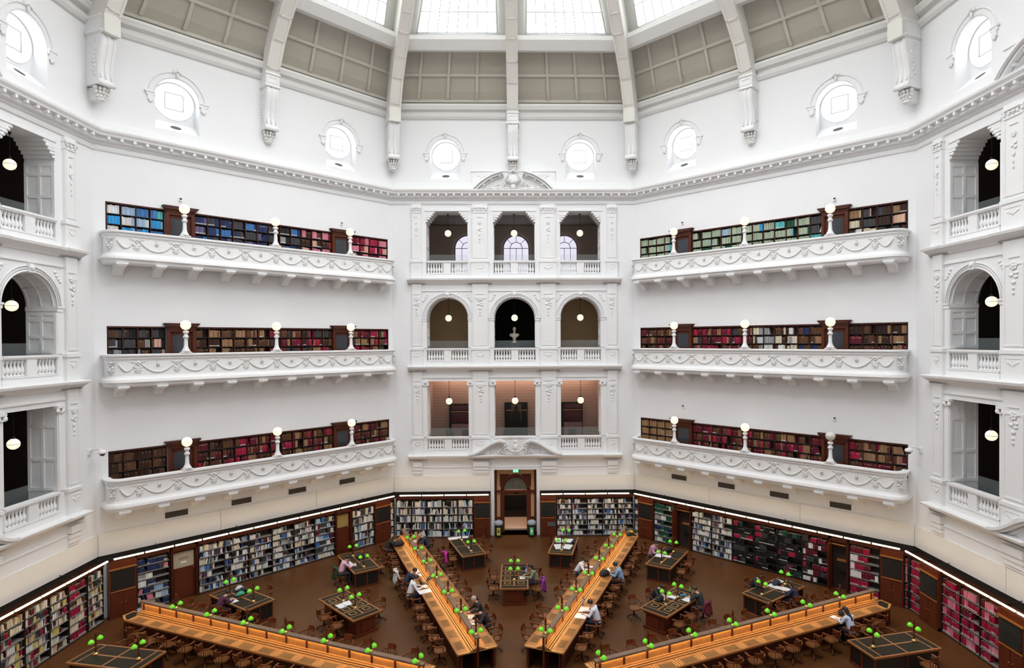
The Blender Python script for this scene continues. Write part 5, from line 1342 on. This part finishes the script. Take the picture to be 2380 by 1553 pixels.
WORDW={0:'slim',1:'thick'}
bookmats={}
GR={}
for bi,(k,u,wv,off,dep,z,h,cn,col,ln,case,shn,idx,lb) in enumerate(BOOKS):
    n=face_n(k);ua=face_u(k);o=fpt(k,u,off,z)
    if bi in TOPB:
        m=MB()
        q=lambda x,y,z:(x+ln*z,y,z)
        m.add([q(*v) for v in [(0,0,0),(wv,0,0),(wv,dep,0),(0,dep,0),(0,0,h),(wv,0,h),(wv,dep,h),(0,dep,h)]],[(0,3,2,1),(0,1,5,4),(1,2,6,5),(3,0,4,7)],0)
        t=min(0.004,wv*0.15)
        m.add([q(*v) for v in [(t,0.004,h-0.004),(wv-t,0.004,h-0.004),(wv-t,dep-0.004,h-0.004),(t,dep-0.004,h-0.004),(t,dep-0.004,0),(wv-t,dep-0.004,0)]],[(0,1,2,3),(3,2,5,4)],1)
        if lb: m.add([q(*v) for v in [(wv*0.1,-0.001,0.02),(wv*0.9,-0.001,0.02),(wv*0.9,-0.001,0.055),(wv*0.1,-0.001,0.055)]],[(0,1,2,3)],1)
        else: m.add([q(*v) for v in [(0,-0.001,h*0.72),(wv,-0.001,h*0.72),(wv,-0.001,h*0.76),(0,-0.001,h*0.76)]],[(0,1,2,3)],1 if cn in('crimson','maroon','navy blue') else 0)
        key=tuple(round(c,2) for c in col)
        cm=mat('book_cover_%s_%s'%(cn.replace(' ','_'),'_'.join('%d'%(100*c) for c in key)),tuple(max(0.01,c) for c in key),0.6,spec=0.25)
        ob=m.build('book',[cm,papercr],None,o,frz(k),fix=False)
        cs,bay=case
        bw=(' of '+bay) if bay else ''
        tag(ob,'%s book, %s from left, %s shelf%s, %s'%(cn,ordw(idx),ORD[shn],' '+bay if bay else '',cs),'book','books on the wall shelves')
        continue
    b0=len(mv)
    for (x,y,zz) in [(0,0,0),(wv,0,0),(wv,dep,0),(0,dep,0),(0,0,h),(wv,0,h),(wv,dep,h),(0,dep,h)]:
        P=o+ua*(x+ln*zz)+n*y; mv.append((P.x,P.y,z+zz))
    for f in [(4,5,6,7),(0,1,5,4),(1,2,6,5),(3,0,4,7)]: mf.append(tuple(i+b0 for i in f)); mc.append(col if f[0]!=4 else (0.5,0.45,0.36))
    if lb:
        b0=len(mv)
        for (x,y,zz) in [(wv*0.1,-0.002,0.02),(wv*0.9,-0.002,0.02),(wv*0.9,-0.002,0.06),(wv*0.1,-0.002,0.06)]:
            P=o+ua*(x+ln*zz)+n*y; mv.append((P.x,P.y,z+zz))
        mf.append((b0,b0+1,b0+2,b0+3)); mc.append((0.7,0.7,0.68))
    elif cn in('brown','dark brown','tan','maroon','crimson') and (bi*7)%3==0:
        b0=len(mv); 
        for (x,y,zz) in [(0,-0.002,h*.7),(wv,-0.002,h*.7),(wv,-0.002,h*.80),(0,-0.002,h*.80)]:
            P=o+ua*(x+ln*zz)+n*y; mv.append((P.x,P.y,z+zz))
        mf.append((b0,b0+1,b0+2,b0+3)); mc.append((0.35,0.22,0.10))
me=bpy.data.meshes.new('books'); me.from_pydata(mv,[],mf); me.materials.append(bookattr)
at=me.attributes.new('cover','FLOAT_COLOR','CORNER'); vals=[]
for f,c in zip(mf,mc): vals+= [c[0],c[1],c[2],1.0]*len(f)
at.data.foreach_set('color',vals)
ob=bpy.data.objects.new('books',me); COL.objects.link(ob); tag(ob,'remaining rows of small distant books filling the wall and balcony shelves','books',None,'stuff')
print('books',len(BOOKS))

# ---------------------------------------------------------------- people
hairk=mat('black_hair',(0.012,0.009,0.008),0.45); hairb=mat('dark_brown_hair',(0.035,0.018,0.01),0.45); hairl=mat('fair_hair',(0.42,0.27,0.13),0.5); hairg=mat('grey_hair',(0.4,0.38,0.36),0.5)
def pose_joints(kind):
    J=dict(pel=(0,0,0.56),ch=(0,0.14,0.98),nk=(0,0.22,1.13),hd=(0,0.30,1.25),
           sh=((-0.18,0.14,1.05),(0.18,0.14,1.05)),el=((-0.25,0.27,0.82),(0.25,0.27,0.82)),wr=((-0.13,0.50,0.825),(0.13,0.50,0.825)),
           hp=((-0.09,0.02,0.54),(0.09,0.02,0.54)),kn=((-0.12,0.44,0.53),(0.12,0.44,0.53)),an=((-0.13,0.40,0.09),(0.13,0.40,0.09)))
    if kind=='lean': J.update(ch=(0,0.24,0.94),nk=(0,0.36,1.06),hd=(0,0.46,1.14),sh=((-0.18,0.26,1.00),(0.18,0.26,1.00)),el=((-0.26,0.42,0.83),(0.26,0.42,0.83)),wr=((-0.10,0.60,0.825),(0.12,0.62,0.825)))
    if kind=='chin': J.update(ch=(0,0.18,0.97),nk=(0,0.28,1.11),hd=(0,0.37,1.22),sh=((-0.18,0.20,1.04),(0.18,0.20,1.04)),el=((-0.22,0.44,0.83),(0.22,0.42,0.83)),wr=((-0.10,0.44,1.07),(0.06,0.60,0.825)))
    if kind=='sit': J.update(ch=(0,0.04,1.00),nk=(0,0.07,1.16),hd=(0,0.11,1.29),sh=((-0.19,0.05,1.08),(0.19,0.05,1.08)),el=((-0.24,0.16,0.84),(0.24,0.16,0.84)),wr=((-0.12,0.42,0.825),(0.14,0.42,0.825)))
    return J
def build_person(kind,long_hair):
    J=pose_joints(kind); V=Vector
    r=empty('person')
    hd=V(J['hd']); nk=V(J['nk'])
    d=(hd-nk).normalized(); fw=V((0,d.z,-d.y)); fw=(fw*0.85+V((0,0,-0.35))).normalized(); upv=V((1,0,0)).cross(fw); 
    b=MB()
    # head with jaw, nose, ears
    b.ball(hd+upv*0.02,(0.080,0.098,0.115),18); b.ball(hd+fw*0.035-upv*0.055,(0.055,0.062,0.060),12)
    b.tube([hd+fw*0.085+upv*0.02,hd+fw*0.112-upv*0.02],[0.010,0.016],6)
    for s in(-1,1): b.ball(hd+V((s*0.082,0,0))-upv*0.005,(0.014,0.02,0.03),8)
    b.ball(hd+fw*0.088-upv*0.055,(0.026,0.012,0.012),8)
    capsule(b,V(J['ch'])+V((0,0,0.06)),nk,0.09,0.055); capsule(b,nk,hd-upv*0.04,0.055,0.052)
    capsule(b,J['pel'],J['ch'],0.125,0.13); 
    for i in(0,1):
        s=-1 if i==0 else 1
        sh,el,wr=V(J['sh'][i]),V(J['el'][i]),V(J['wr'][i]); hp,kn,an=V(J['hp'][i]),V(J['kn'][i]),V(J['an'][i])
        capsule(b,sh,el,0.050,0.040); capsule(b,el,wr,0.040,0.026); capsule(b,V(J['ch']),sh,0.09,0.055)
        capsule(b,hp,kn,0.085,0.058); capsule(b,kn,an,0.055,0.036); capsule(b,J['pel'],hp,0.12,0.09)
        capsule(b,an,an+V((0,0.16,-0.05)),0.036,0.028)
        # hand: palm, four fingers, thumb
        up_hand = kind=='chin' and i==0
        hdv=V((-s*0.25,1,0)).normalized() if not up_hand else V((0.25,-0.15,1)).normalized()
        sd=hdv.cross(V((0,0,1))).normalized() if not up_hand else V((1,0,0))
        nd=V((0,0,-1)) if not up_hand else V((0,-1,0))
        palm=wr+hdv*0.05; b.obox(palm,sd*0.038,hdv*0.045,nd*0.012)
        for q,(ln_) in enumerate((0.060,0.070,0.065,0.050)):
            st=palm+hdv*0.042+sd*(-0.029+0.0195*q)*(1 if s>0 else -1); mid=st+hdv*ln_*0.55+nd*0.006; en=mid+hdv*ln_*0.40+nd*0.024
            b.tube([st,mid,en],[0.0095,0.009,0.0075],8)
        ts=palm-sd*0.030*(1 if s>0 else -1)-hdv*0.02; b.tube([ts,ts-sd*0.03*(1 if s>0 else -1)+hdv*0.025,ts-sd*0.032*(1 if s>0 else -1)+hdv*0.05+nd*0.01],[0.012,0.0105,0.009],8)
    body=remesh(b,'body',[skin],0.0075,r,3)
    e=MB()
    for s in(-1,1): e.ball(hd+V((s*0.032,0,0))+fw*0.088+upv*0.02,(0.011,0.009,0.007),8)
    e.build('eyes',[mat('dark_eye',(0.03,0.02,0.015),0.2)],r)
    e=MB(); e.ball(hd+fw*0.097-upv*0.052,(0.022,0.007,0.006),8); e.build('mouth',[mat('lip',(0.45,0.17,0.14),0.5)],r)
    c=MB()
    capsule(c,V(J['pel'])+V((0,0,0.02)),J['ch'],0.145,0.155); capsule(c,V(J['ch']),V(J['ch'])*0.35+nk*0.65,0.145,0.075)
    for i in(0,1):
        sh,el,wr=V(J['sh'][i]),V(J['el'][i]),V(J['wr'][i])
        capsule(c,J['ch'],sh,0.12,0.072); capsule(c,sh,el,0.066,0.055); capsule(c,el,el.lerp(wr,0.86),0.055,0.040)
    top=remesh(c,'shirt',[paper],0.011,r,5)
    c=MB()
    for i in(0,1):
        hp,kn,an=V(J['hp'][i]),V(J['kn'][i]),V(J['an'][i]); capsule(c,J['pel'],hp,0.140,0.105); capsule(c,hp,kn,0.100,0.074); capsule(c,kn,kn.lerp(an,0.93),0.072,0.056)
    remesh(c,'trousers',[mat('dark_denim',(0.02,0.028,0.05),0.7)],0.011,r,5)
    for i in(0,1):
        an=V(J['an'][i]); c=MB(); capsule(c,an+V((0,-0.02,-0.03)),an+V((0,0.15,-0.045)),0.05,0.038); c.build('shoe',[black],r)
    h=MB(); h.ball(hd+upv*0.035-fw*0.012,(0.092,0.105,0.112),18); h.ball(hd-fw*0.05+upv*0.0,(0.086,0.07,0.095),14)
    if long_hair: capsule(h,hd-fw*0.06,nk-V((0,0.09,0.02)),0.085,0.07); capsule(h,nk-V((0,0.09,0.0)),V(J['ch'])+V((0,-0.14,0.02)),0.075,0.045)
    # cut the face out of the hair cap
    ho=remesh(h,'hair',[hairk],0.009,r,3)
    bm=bmesh.new(); bm.from_mesh(ho.data)
    kill=[v for v in bm.verts if (v.co-hd).dot(fw)>0.035 and (v.co-hd).dot(upv)<0.075]
    bmesh.ops.delete(bm,geom=kill,context='VERTS'); bm.to_mesh(ho.data); bm.free()
    return r
PP={}
def person(kind,x,y,face,label,shirt,hair='k',longh=False,sk=None,legs=None,extra=None):
    key=(kind,longh)
    if key not in PP: PP[key]=build_person(kind,longh); r=PP[key]; r.location=(x,y,0); r.rotation_euler=(0,0,-face)
    else: r=dup(PP[key],(x,y,0),-face)
    tag(r,label,'person','people in the reading room')
    for ch in r.children:
        b=ch.name.split('.')[0]
        mt=None
        if b=='shirt': mt=colm(shirt)
        elif b=='hair': mt={'k':hairk,'b':hairb,'l':hairl,'g':hairg}[hair]
        elif b=='body': mt=sk or skin
        elif b=='trousers': mt=colm(legs or (0.02,0.025,0.045))
        if mt: ch.material_slots[0].link='OBJECT'; ch.material_slots[0].material=mt
    return r
def radial(ang,rr,lat):
    p=radians(ang); return sin(p)*rr+cos(p)*lat, cos(p)*rr-sin(p)*lat, p
def sitter(ang,rr,side,kind,label,shirt,chairlab,**kw):
    lat=side*1.12; x,y,p=radial(ang,rr,lat); f=p-side*pi/2
    person(kind,x,y,f,label,shirt,**kw)
    chair(x,y,f,chairlab)
def tsitter(nm,side,al,kind,label,shirt,chairlab,lat=1.02,**kw):
    x,y,p=tpos(nm,side*lat,al); f=p-side*pi/2
    person(kind,x,y,f,label,shirt,**kw)
    chair(x,y,f,chairlab,'swivel armchairs at the tables')
WH=(0.78,0.79,0.83); NV=(0.02,0.03,0.07); BK=(0.015,0.015,0.018)
sitter(-22.5,15.1,-1,'lean','person in dark top at the wall end of long desk left of centre',BK,'armchair under the dark-clothed reader at wall end, long desk left of centre',hair='b',longh=True)
sitter(-22.5,10.19,-1,'lean','person in navy top with black hair writing over papers, long desk left of centre',NV,'armchair of the navy-topped writer, long desk left of centre')
sitter(-22.5,9.06,-1,'write','person in white shirt at open books and laptop, long desk left of centre',WH,'armchair of the white-shirted reader, long desk left of centre',hair='b')
sitter(-22.5,14.86,1,'lean','fair-haired person in navy coat near the wall, long desk left of centre',NV,'armchair of the fair-haired reader near wall, long desk left of centre',hair='l')
sitter(-22.5,5.97,1,'write','person in grey beanie and dark coat, near end of long desk left of centre',BK,'armchair of the beanie-wearing reader, long desk left of centre',hair='g')
sitter(-22.5,5.1,1,'lean','person in black coat with dark hair tied up, near end of left-of-centre desk',BK,'armchair of the black-coated reader, near end of left-of-centre desk',hair='k')
sitter(22.5,10.55,-1,'lean','person in white shirt bending over the desk edge, long desk right of centre',WH,'armchair of the bending white-shirted reader, long desk right of centre')
sitter(22.5,10.33,1,'write','person in light blue shirt facing the spine, long desk right of centre',(0.22,0.38,0.60),'armchair of the light-blue-shirted reader, long desk right of centre')
sitter(22.5,6.12,1,'write','person in white and blue shirt beside a laptop, long desk right of centre',(0.70,0.76,0.86),'armchair of the reader beside the laptop, long desk right of centre')
sitter(67.5,13.47,1,'write','person in pale blue shirt with black hair at the far right long desk',(0.55,0.62,0.80),'armchair of the pale-blue-shirted reader, far right long desk',longh=True)
tsitter('T0C',1,-0.15,'write','dark-haired person with white headband at right side of the centre table',(0.25,0.24,0.16),'armchair of the headband-wearing reader at the centre table',longh=True,hair='b')
tsitter('TL1',-1,-0.45,'chin','person in pink sweater resting head on hand, table by left bookcases',(0.72,0.42,0.55),'armchair of the pink-sweatered reader',hair='k')
tsitter('TL2',-1,0.05,'lean','person in plum jacket with black hair at table nearest left notice door',(0.07,0.015,0.05),'armchair of the plum-jacketed reader',hair='k')
tsitter('TR1',-1,0.35,'write','person in pink checked shirt at table by the open doorway',(0.55,0.28,0.42),'armchair of the pink-checked-shirted reader',hair='k')
tsitter('TR3',-1,0.15,'lean','person in black jacket bent over books, diagonal table right of centre',BK,'armchair of the bent black-jacketed reader, diagonal table right of centre',hair='k')
tsitter('TR3',1,0.75,'chin','person in dark coat with bun at far side, diagonal table right of centre',(0.02,0.025,0.03),'armchair of the bun-haired reader, diagonal table right of centre',hair='b')
tsitter('TR2',1,0.1,'write','person in dark navy top at right side of table by the dark bookcases',NV,'armchair of the navy-topped reader, table by dark bookcases',hair='b',longh=True)
tsitter('TR2',-1,-0.1,'lean','person in black top leaning on table by the dark bookcases',BK,'armchair of the black-topped reader, table by dark bookcases',hair='k')
# man in the middle gallery at right edge
c=fpt(2,-3.35,1.75,10.17); pm=person('chin',c.x,c.y,radians(270)-0.5,'balding person in black, hand to face, middle gallery of right edge arcade',BK,hair='g')
pm.location.z=10.45
for ch in list(pm.children):
    if ch.name.startswith('hair'): ch.scale=(0.97,0.97,0.97); ch.material_slots[0].material=skin
c2=fpt(2,-3.35,1.75,10.17); r=place(chair0,(c2.x,c2.y,10.45),-(radians(270)-0.5),'wooden armchair on low platform, middle gallery of right edge arcade','chair','swivel armchairs in the galleries')
m=MB(); m.box(-1.2,1.2,-0.9,0.9,0,0.28); o=m.build('low_platform',[mahog],None,fpt(2,-3.35,1.75,10.165),frz(2)); tag(o,'dark low platform under the balding reader, middle gallery at right edge','platform')
m=MB(); m.box(-0.4,0.4,0,0.05,0,0.5); m.box(-0.37,0.37,-0.01,0,0.03,0.47,1); o=m.build('monitor',[black,mat('blue_screen',(0.1,0.2,0.4),0.3,emit=(0.25,0.4,0.75),es=0.8)],None,fpt(2,-3.5,2.75,11.9),frz(2)); tag(o,'blue glowing screen behind the balding person at right edge','screen')
m=MB(); m.box(-0.06,0.06,0.1,0.14,0,1.72); m.box(-0.3,0.3,-0.1,0.3,0,0.04); o=m.build('screen_stand',[black],None,fpt(2,-3.5,2.75,10.17),frz(2)); tag(o,'black stand under the blue screen, middle gallery at right edge','stand')

# ---------------------------------------------------------------- things on the tables and desks
def sheet(x,y,rz,w,l,label,m_=None,z=0.79):
    m=MB(); m.box(-w/2,w/2,-l/2,l/2,0,0.004); m.add([(-w*0.4,-l*0.4+i*l*0.11,0.0045) for i in range(8)]+[(w*0.35,-l*0.4+i*l*0.11,0.0045) for i in range(8)]+[(-w*0.4,-l*0.4+i*l*0.11+0.003,0.0045) for i in range(8)]+[(w*0.35,-l*0.4+i*l*0.11+0.003,0.0045) for i in range(8)],[(i,i+8,i+24,i+16) for i in range(8)],1)
    o=m.build('paper_sheet',[m_ or paper,mat('ink_grey',(0.5,0.5,0.53),0.6)],None,(x,y,z),rz); tag(o,label,'paper','papers on the tables'); return o
def openbook(x,y,rz,label,z=0.79):
    r=empty('open_book',(x,y,z),rz); tag(r,label,'book')
    for s in(-1,1):
        m=MB(); m.prism([(0,0.005),(s*0.02,0.03),(s*0.10,0.032),(s*0.17,0.018),(s*0.17,0.004)],lambda p,t:(p[0],t,p[1]),-0.13,0.13); m.build('page_block',[paper],r)
    m=MB(); m.box(-0.18,0.18,-0.135,0.135,0,0.004); m.build('cover',[colm((0.15,0.03,0.03))],r)
def laptop(x,y,rz,label,z=0.79,c=(0.03,0.03,0.035)):
    r=empty('laptop',(x,y,z),rz); tag(r,label,'laptop')
    m=MB(); m.box(-0.17,0.17,-0.12,0.12,0,0.016); m.build('base',[colm(c,0.4)],r)
    m=MB(); m.box(-0.15,0.15,-0.02,0.09,0.016,0.018); m.build('keyboard',[black],r)
    m=MB(); m.add([(-0.17,0.12,0.012),(0.17,0.12,0.012),(0.17,0.19,0.23),(-0.17,0.19,0.23),(-0.17,0.13,0.01),(0.17,0.13,0.01),(0.17,0.20,0.228),(-0.17,0.20,0.228)],[(0,1,2,3),(7,6,5,4),(0,4,5,1),(1,5,6,2),(2,6,7,3),(3,7,4,0)]); l=m.build('lid',[colm(c,0.4)],r)
    m=MB(); m.add([(-0.155,0.1228,0.025),(0.155,0.1228,0.025),(0.155,0.187,0.22),(-0.155,0.187,0.22)],[(0,1,2,3)]); m.build('screen',[mat('laptop_screen',(0.1,0.12,0.16),0.2,emit=(0.3,0.35,0.45),es=0.35)],l)
def bag(x,y,rz,label,c,z=0.79,s=1.0,cat='bag'):
    r=empty('soft_bag',(x,y,z),rz); tag(r,label,cat)
    m=MB(); m.ball((0,0,0.12*s),(0.20*s,0.14*s,0.12*s),14); m.ball((0.09*s,0.03*s,0.08*s),(0.14*s,0.12*s,0.08*s),12); m.ball((-0.10*s,-0.02*s,0.07*s),(0.13*s,0.11*s,0.07*s),12)
    remesh(m,'body',[colm(c)],0.02*s,r,3)
    m=MB(); m.tube([(-0.10*s,0,0.20*s),(-0.06*s,0.02,0.28*s),(0.06*s,0.02,0.28*s),(0.10*s,0,0.20*s)],0.012*s,6); m.build('strap',[colm(tuple(v*0.6 for v in c))],r)
def coat(x,y,face,label,c):
    r=empty('draped_coat',(x,y,0),-face); tag(r,label,'coat')
    m=MB()
    for q in range(7):
        a=-0.9+1.8*q/6; x0,y0=0.25*sin(a),-0.05-0.22*cos(a)
        capsule(m,(x0*0.95,y0+0.02,0.93),(x0*1.12,y0-0.06,0.50-0.06*(q%3)),0.045,0.055)
    capsule(m,(-0.18,-0.26,0.92),(0.18,-0.26,0.92),0.05,0.05)
    capsule(m,(0.22,-0.22,0.90),(0.31,-0.10,0.60),0.05,0.04); capsule(m,(-0.22,-0.22,0.90),(-0.31,-0.16,0.55),0.05,0.04)
    remesh(m,'cloth',[colm(c)],0.018,r,4)
    m=MB(); m.tube([(0.12*cos(a),-0.27+0.05*sin(a),0.915) for a in[2*pi*i/10 for i in range(11)]],0.03,6); m.build('collar',[colm(tuple(v*0.8 for v in c))],r)
def bottle(x,y,label,c,z=0.79):
    r=empty('water_bottle',(x,y,z)); tag(r,label,'bottle')
    m=MB(); m.lathe([(0.034,0),(0.036,0.02),(0.036,0.15),(0.015,0.19),(0.013,0.21)],(0,0,0),12); m.build('body',[colm(c,0.15)],r)
    m=MB(); m.lathe([(0.016,0.205),(0.016,0.23)],(0,0,0),10); m.build('cap',[colm((0.1,0.1,0.1))],r)
def cup(x,y,label,z=0.79):
    r=empty('paper_cup',(x,y,z)); tag(r,label,'cup')
    m=MB(); m.lathe([(0.03,0),(0.042,0.11)],(0,0,0),14); m.build('body',[paper],r); m=MB(); m.lathe([(0.045,0.11),(0.043,0.125),(0.02,0.13)],(0,0,0),14); m.build('lid',[paper],r)
LL='long desk left of centre'; LR='long desk right of centre'; a1=radians(22.5)
sheet(-4.48,9.95,a1+0.3,0.42,0.55,'large white sheets before the navy-topped writer, '+LL); sheet(-4.30,9.62,a1-0.2,0.30,0.42,'smaller white sheet overlapping edge, beside navy-topped writer, '+LL)
openbook(-3.92,8.20,a1+pi/2,'open book before the white-shirted reader, '+LL); sheet(-3.75,7.75,a1+0.1,0.70,0.40,'long white plan sheet beside the white-shirted reader, '+LL); laptop(-3.98,8.52,a1+pi/2+0.2,'dark laptop by the white-shirted reader, '+LL)
bag(-6.10,13.50,0.4,'black soft bag on the wall end of '+LL,(0.02,0.02,0.024),s=1.3); bag(-3.72,8.85,0.2,'grey bag against the spine of '+LL,(0.07,0.07,0.08),s=0.9)
sheet(-5.34,14.10,a1,0.32,0.45,'white papers before the fair-haired reader, '+LL); sheet(-1.52,4.80,a1+0.2,0.34,0.42,'white notebook pages at the near end of '+LL); sheet(-1.60,5.30,a1-0.2,0.26,0.34,'cream notes beside the beanie-wearing reader, '+LL,papercr)
cup(-4.27,11.3,'white paper cup on the desk beside the magenta coat'); 
p=radians(0)
cup(-2.35,12.85,'white lidded cup on the table left of the doorway')
for i,(x,y,rz,w_,l_) in enumerate(((-3.38,14.55,0.3,0.5,0.4),(-2.85,14.72,0.15,0.6,0.32))): sheet(x,y,rz,w_,l_,'big unrolled plan sheet at far end of table left of doorway, '+['outer','inner'][i])
laptop(0.44,9.60,-pi/2+0.2,'open laptop on the right side of the centre table'); sheet(0.42,9.05,0.1,0.26,0.3,'white notes by the laptop on the centre table'); bag(0.50,10.1,0.2,'dark bag at the far right of the centre table',(0.03,0.02,0.03),s=0.7)
for i,(x,y,rz,w_,l_) in enumerate(((2.33,13.05,0.1,0.42,0.75),(2.80,13.02,-0.35,0.42,0.70),(2.42,14.05,0.05,0.42,0.70),(2.90,13.98,-0.3,0.45,0.6))): sheet(x,y,rz,w_,l_,'large white drawing sheet on table right of doorway, '+['near left','near right','far left','far right'][i])
bag(3.10,13.42,0.3,'small black bag beside the drawings, table right of doorway',BK,s=0.6)
openbook(4.42,9.72,-a1-pi/2,'open book before the light-blue-shirted reader, '+LR); bag(4.20,9.15,0.2,'black rucksack lying on '+LR,BK,s=1.2); sheet(4.25,9.95,-a1,0.5,0.36,'white papers near the spine before light-blue-shirted reader, '+LR)
laptop(2.75,6.30,-a1-pi/2+0.5,'open black laptop on '+LR); sheet(2.78,5.80,-a1+0.2,0.62,0.44,'upper large white sheet beside the near laptop, '+LR); sheet(2.62,5.25,-a1+0.1,0.62,0.44,'lower large white sheet at the near laptop, '+LR)
bag(6.50,15.0,0.3,'yellow and black bag on the wall end of '+LR,(0.55,0.38,0.04),s=0.8); bag(6.32,14.6,0.3,'black bag next to the yellow one, '+LR,BK,s=0.9)
sheet(3.60,10.25,-a1,0.40,0.3,'white page before the bending white-shirted reader, '+LR)
sheet(-8.10,11.12,0.6,0.34,0.42,'white sheet before the pink-sweatered reader'); sheet(-7.78,10.85,0.3,0.30,0.36,'second white sheet farther in from the pink-sweatered reader'); bag(-7.72,11.75,0.2,'black bag on the table by the left bookcases',BK,s=0.9); bottle(-7.45,11.05,'clear dark bottle on the table by the left bookcases',(0.1,0.12,0.12))
sheet(-11.75,7.05,0.9,0.36,0.5,'white sheets before the plum-jacketed reader'); bag(-11.62,7.55,0.6,'turquoise-green folder bag, table nearest left notice door',(0.05,0.35,0.22),s=0.8); bag(-11.95,8.15,0.5,'white crumpled bag, table nearest left notice door',(0.6,0.6,0.66),s=0.8); bag(-11.70,7.95,0.2,'black bag behind the green one, table nearest left notice door',BK,s=0.8)
sheet(-7.02,6.42,0.8,0.3,0.42,'white printed sheet on diagonal table between left long desks, near'); sheet(-6.84,6.66,0.6,0.3,0.42,'white printed sheet on diagonal table between left long desks, far')
sheet(7.30,11.60,-0.5,0.36,0.46,'white sheet before the pink-checked-shirted reader'); openbook(7.66,11.42,-0.6,'open book in the middle of table by open doorway'); bag(7.95,12.2,0.4,'dark bag at the far end of table by open doorway',BK,s=0.9)
sheet(6.35,6.85,-0.8,0.42,0.5,'white sheets before the bent black-jacketed reader'); openbook(6.72,6.78,-0.7,'open book between the two lamps, diagonal table right of centre'); bag(6.12,6.45,0.5,'black bag near the left edge, diagonal table right of centre',BK,s=1.0)
m=MB(); m.box(-0.12,0.12,-0.08,0.08,0,0.03); m.box(-0.02,0.02,-0.085,0.085,0.03,0.034,1); o=m.build('pencil_case',[colm((0.03,0.30,0.55)),black],None,(7.22,6.95,0.788),0.5); tag(o,'bright blue pencil case, diagonal table right of centre','pencil case')
bottle(7.62,7.30,'green water bottle, diagonal table right of centre',(0.10,0.45,0.12)); sheet(7.30,6.55,-0.8,0.32,0.42,'white sheets before the bun-haired reader')
sheet(11.85,8.25,-1.0,0.36,0.46,'white sheet at the far end of table by dark bookcases'); sheet(11.45,7.72,-0.9,0.5,0.36,'white sheet before black-topped reader, table by dark bookcases'); sheet(11.82,7.38,-0.9,0.5,0.40,'large white sheet before navy-topped reader, dark bookcases'); bag(11.62,7.88,0.2,'dark blue bag in the middle of table by dark bookcases',(0.02,0.025,0.05),s=1.0); bottle(12.1,8.02,'pale green bottle, table by dark bookcases',(0.4,0.6,0.4))
laptop(-14.75,6.05,1.2,'black laptop on the corner end of far left long desk'); bag(-14.5,6.25,0.3,'black satchel on the corner end of far left long desk',BK,s=0.9)
openbook(12.55,4.72,-1.1,'open cream book on far right long desk'); bag(12.95,5.02,0.5,'black bag against the spine of far right long desk',BK,s=0.8); sheet(12.98,4.65,-1.2,0.3,0.4,'white notes before the pale-blue-shirted reader')
# coats over chair backs
x,y,p=radial(-22.5,12.45,1.15); coat(x,y,p-pi/2,'magenta coat hung on a chair back, right side of long desk left of centre',(0.50,0.02,0.32)); chair(x,y,p-pi/2,'wooden armchair under the magenta coat, '+LL)
x,y,p=radial(-22.5,11.15,-1.10); coat(x,y,p+pi/2,'white coat hung on a chair back, left side of long desk left of centre',(0.6,0.6,0.6)); chair(x,y,p+pi/2,'wooden armchair under the white coat, '+LL)
x,y,p=tpos('T0C',1.08,-0.75); coat(x,y,p-pi/2,'purple coat hung on a chair back at the centre table',(0.22,0.02,0.26)); chair(x,y,p-pi/2,'wooden armchair under the purple coat at the centre table','swivel armchairs at the tables')
x,y,p=tpos('TL1',-1.02,-0.45); coat(x,y,p+pi/2,'dark green coat hung behind the pink-sweatered reader',(0.02,0.045,0.02))
x,y,p=tpos('TR3',1.04,0.70); coat(x,y-0.02,p-pi/2,'dark maroon coat hung behind the bun-haired reader',(0.12,0.01,0.02))
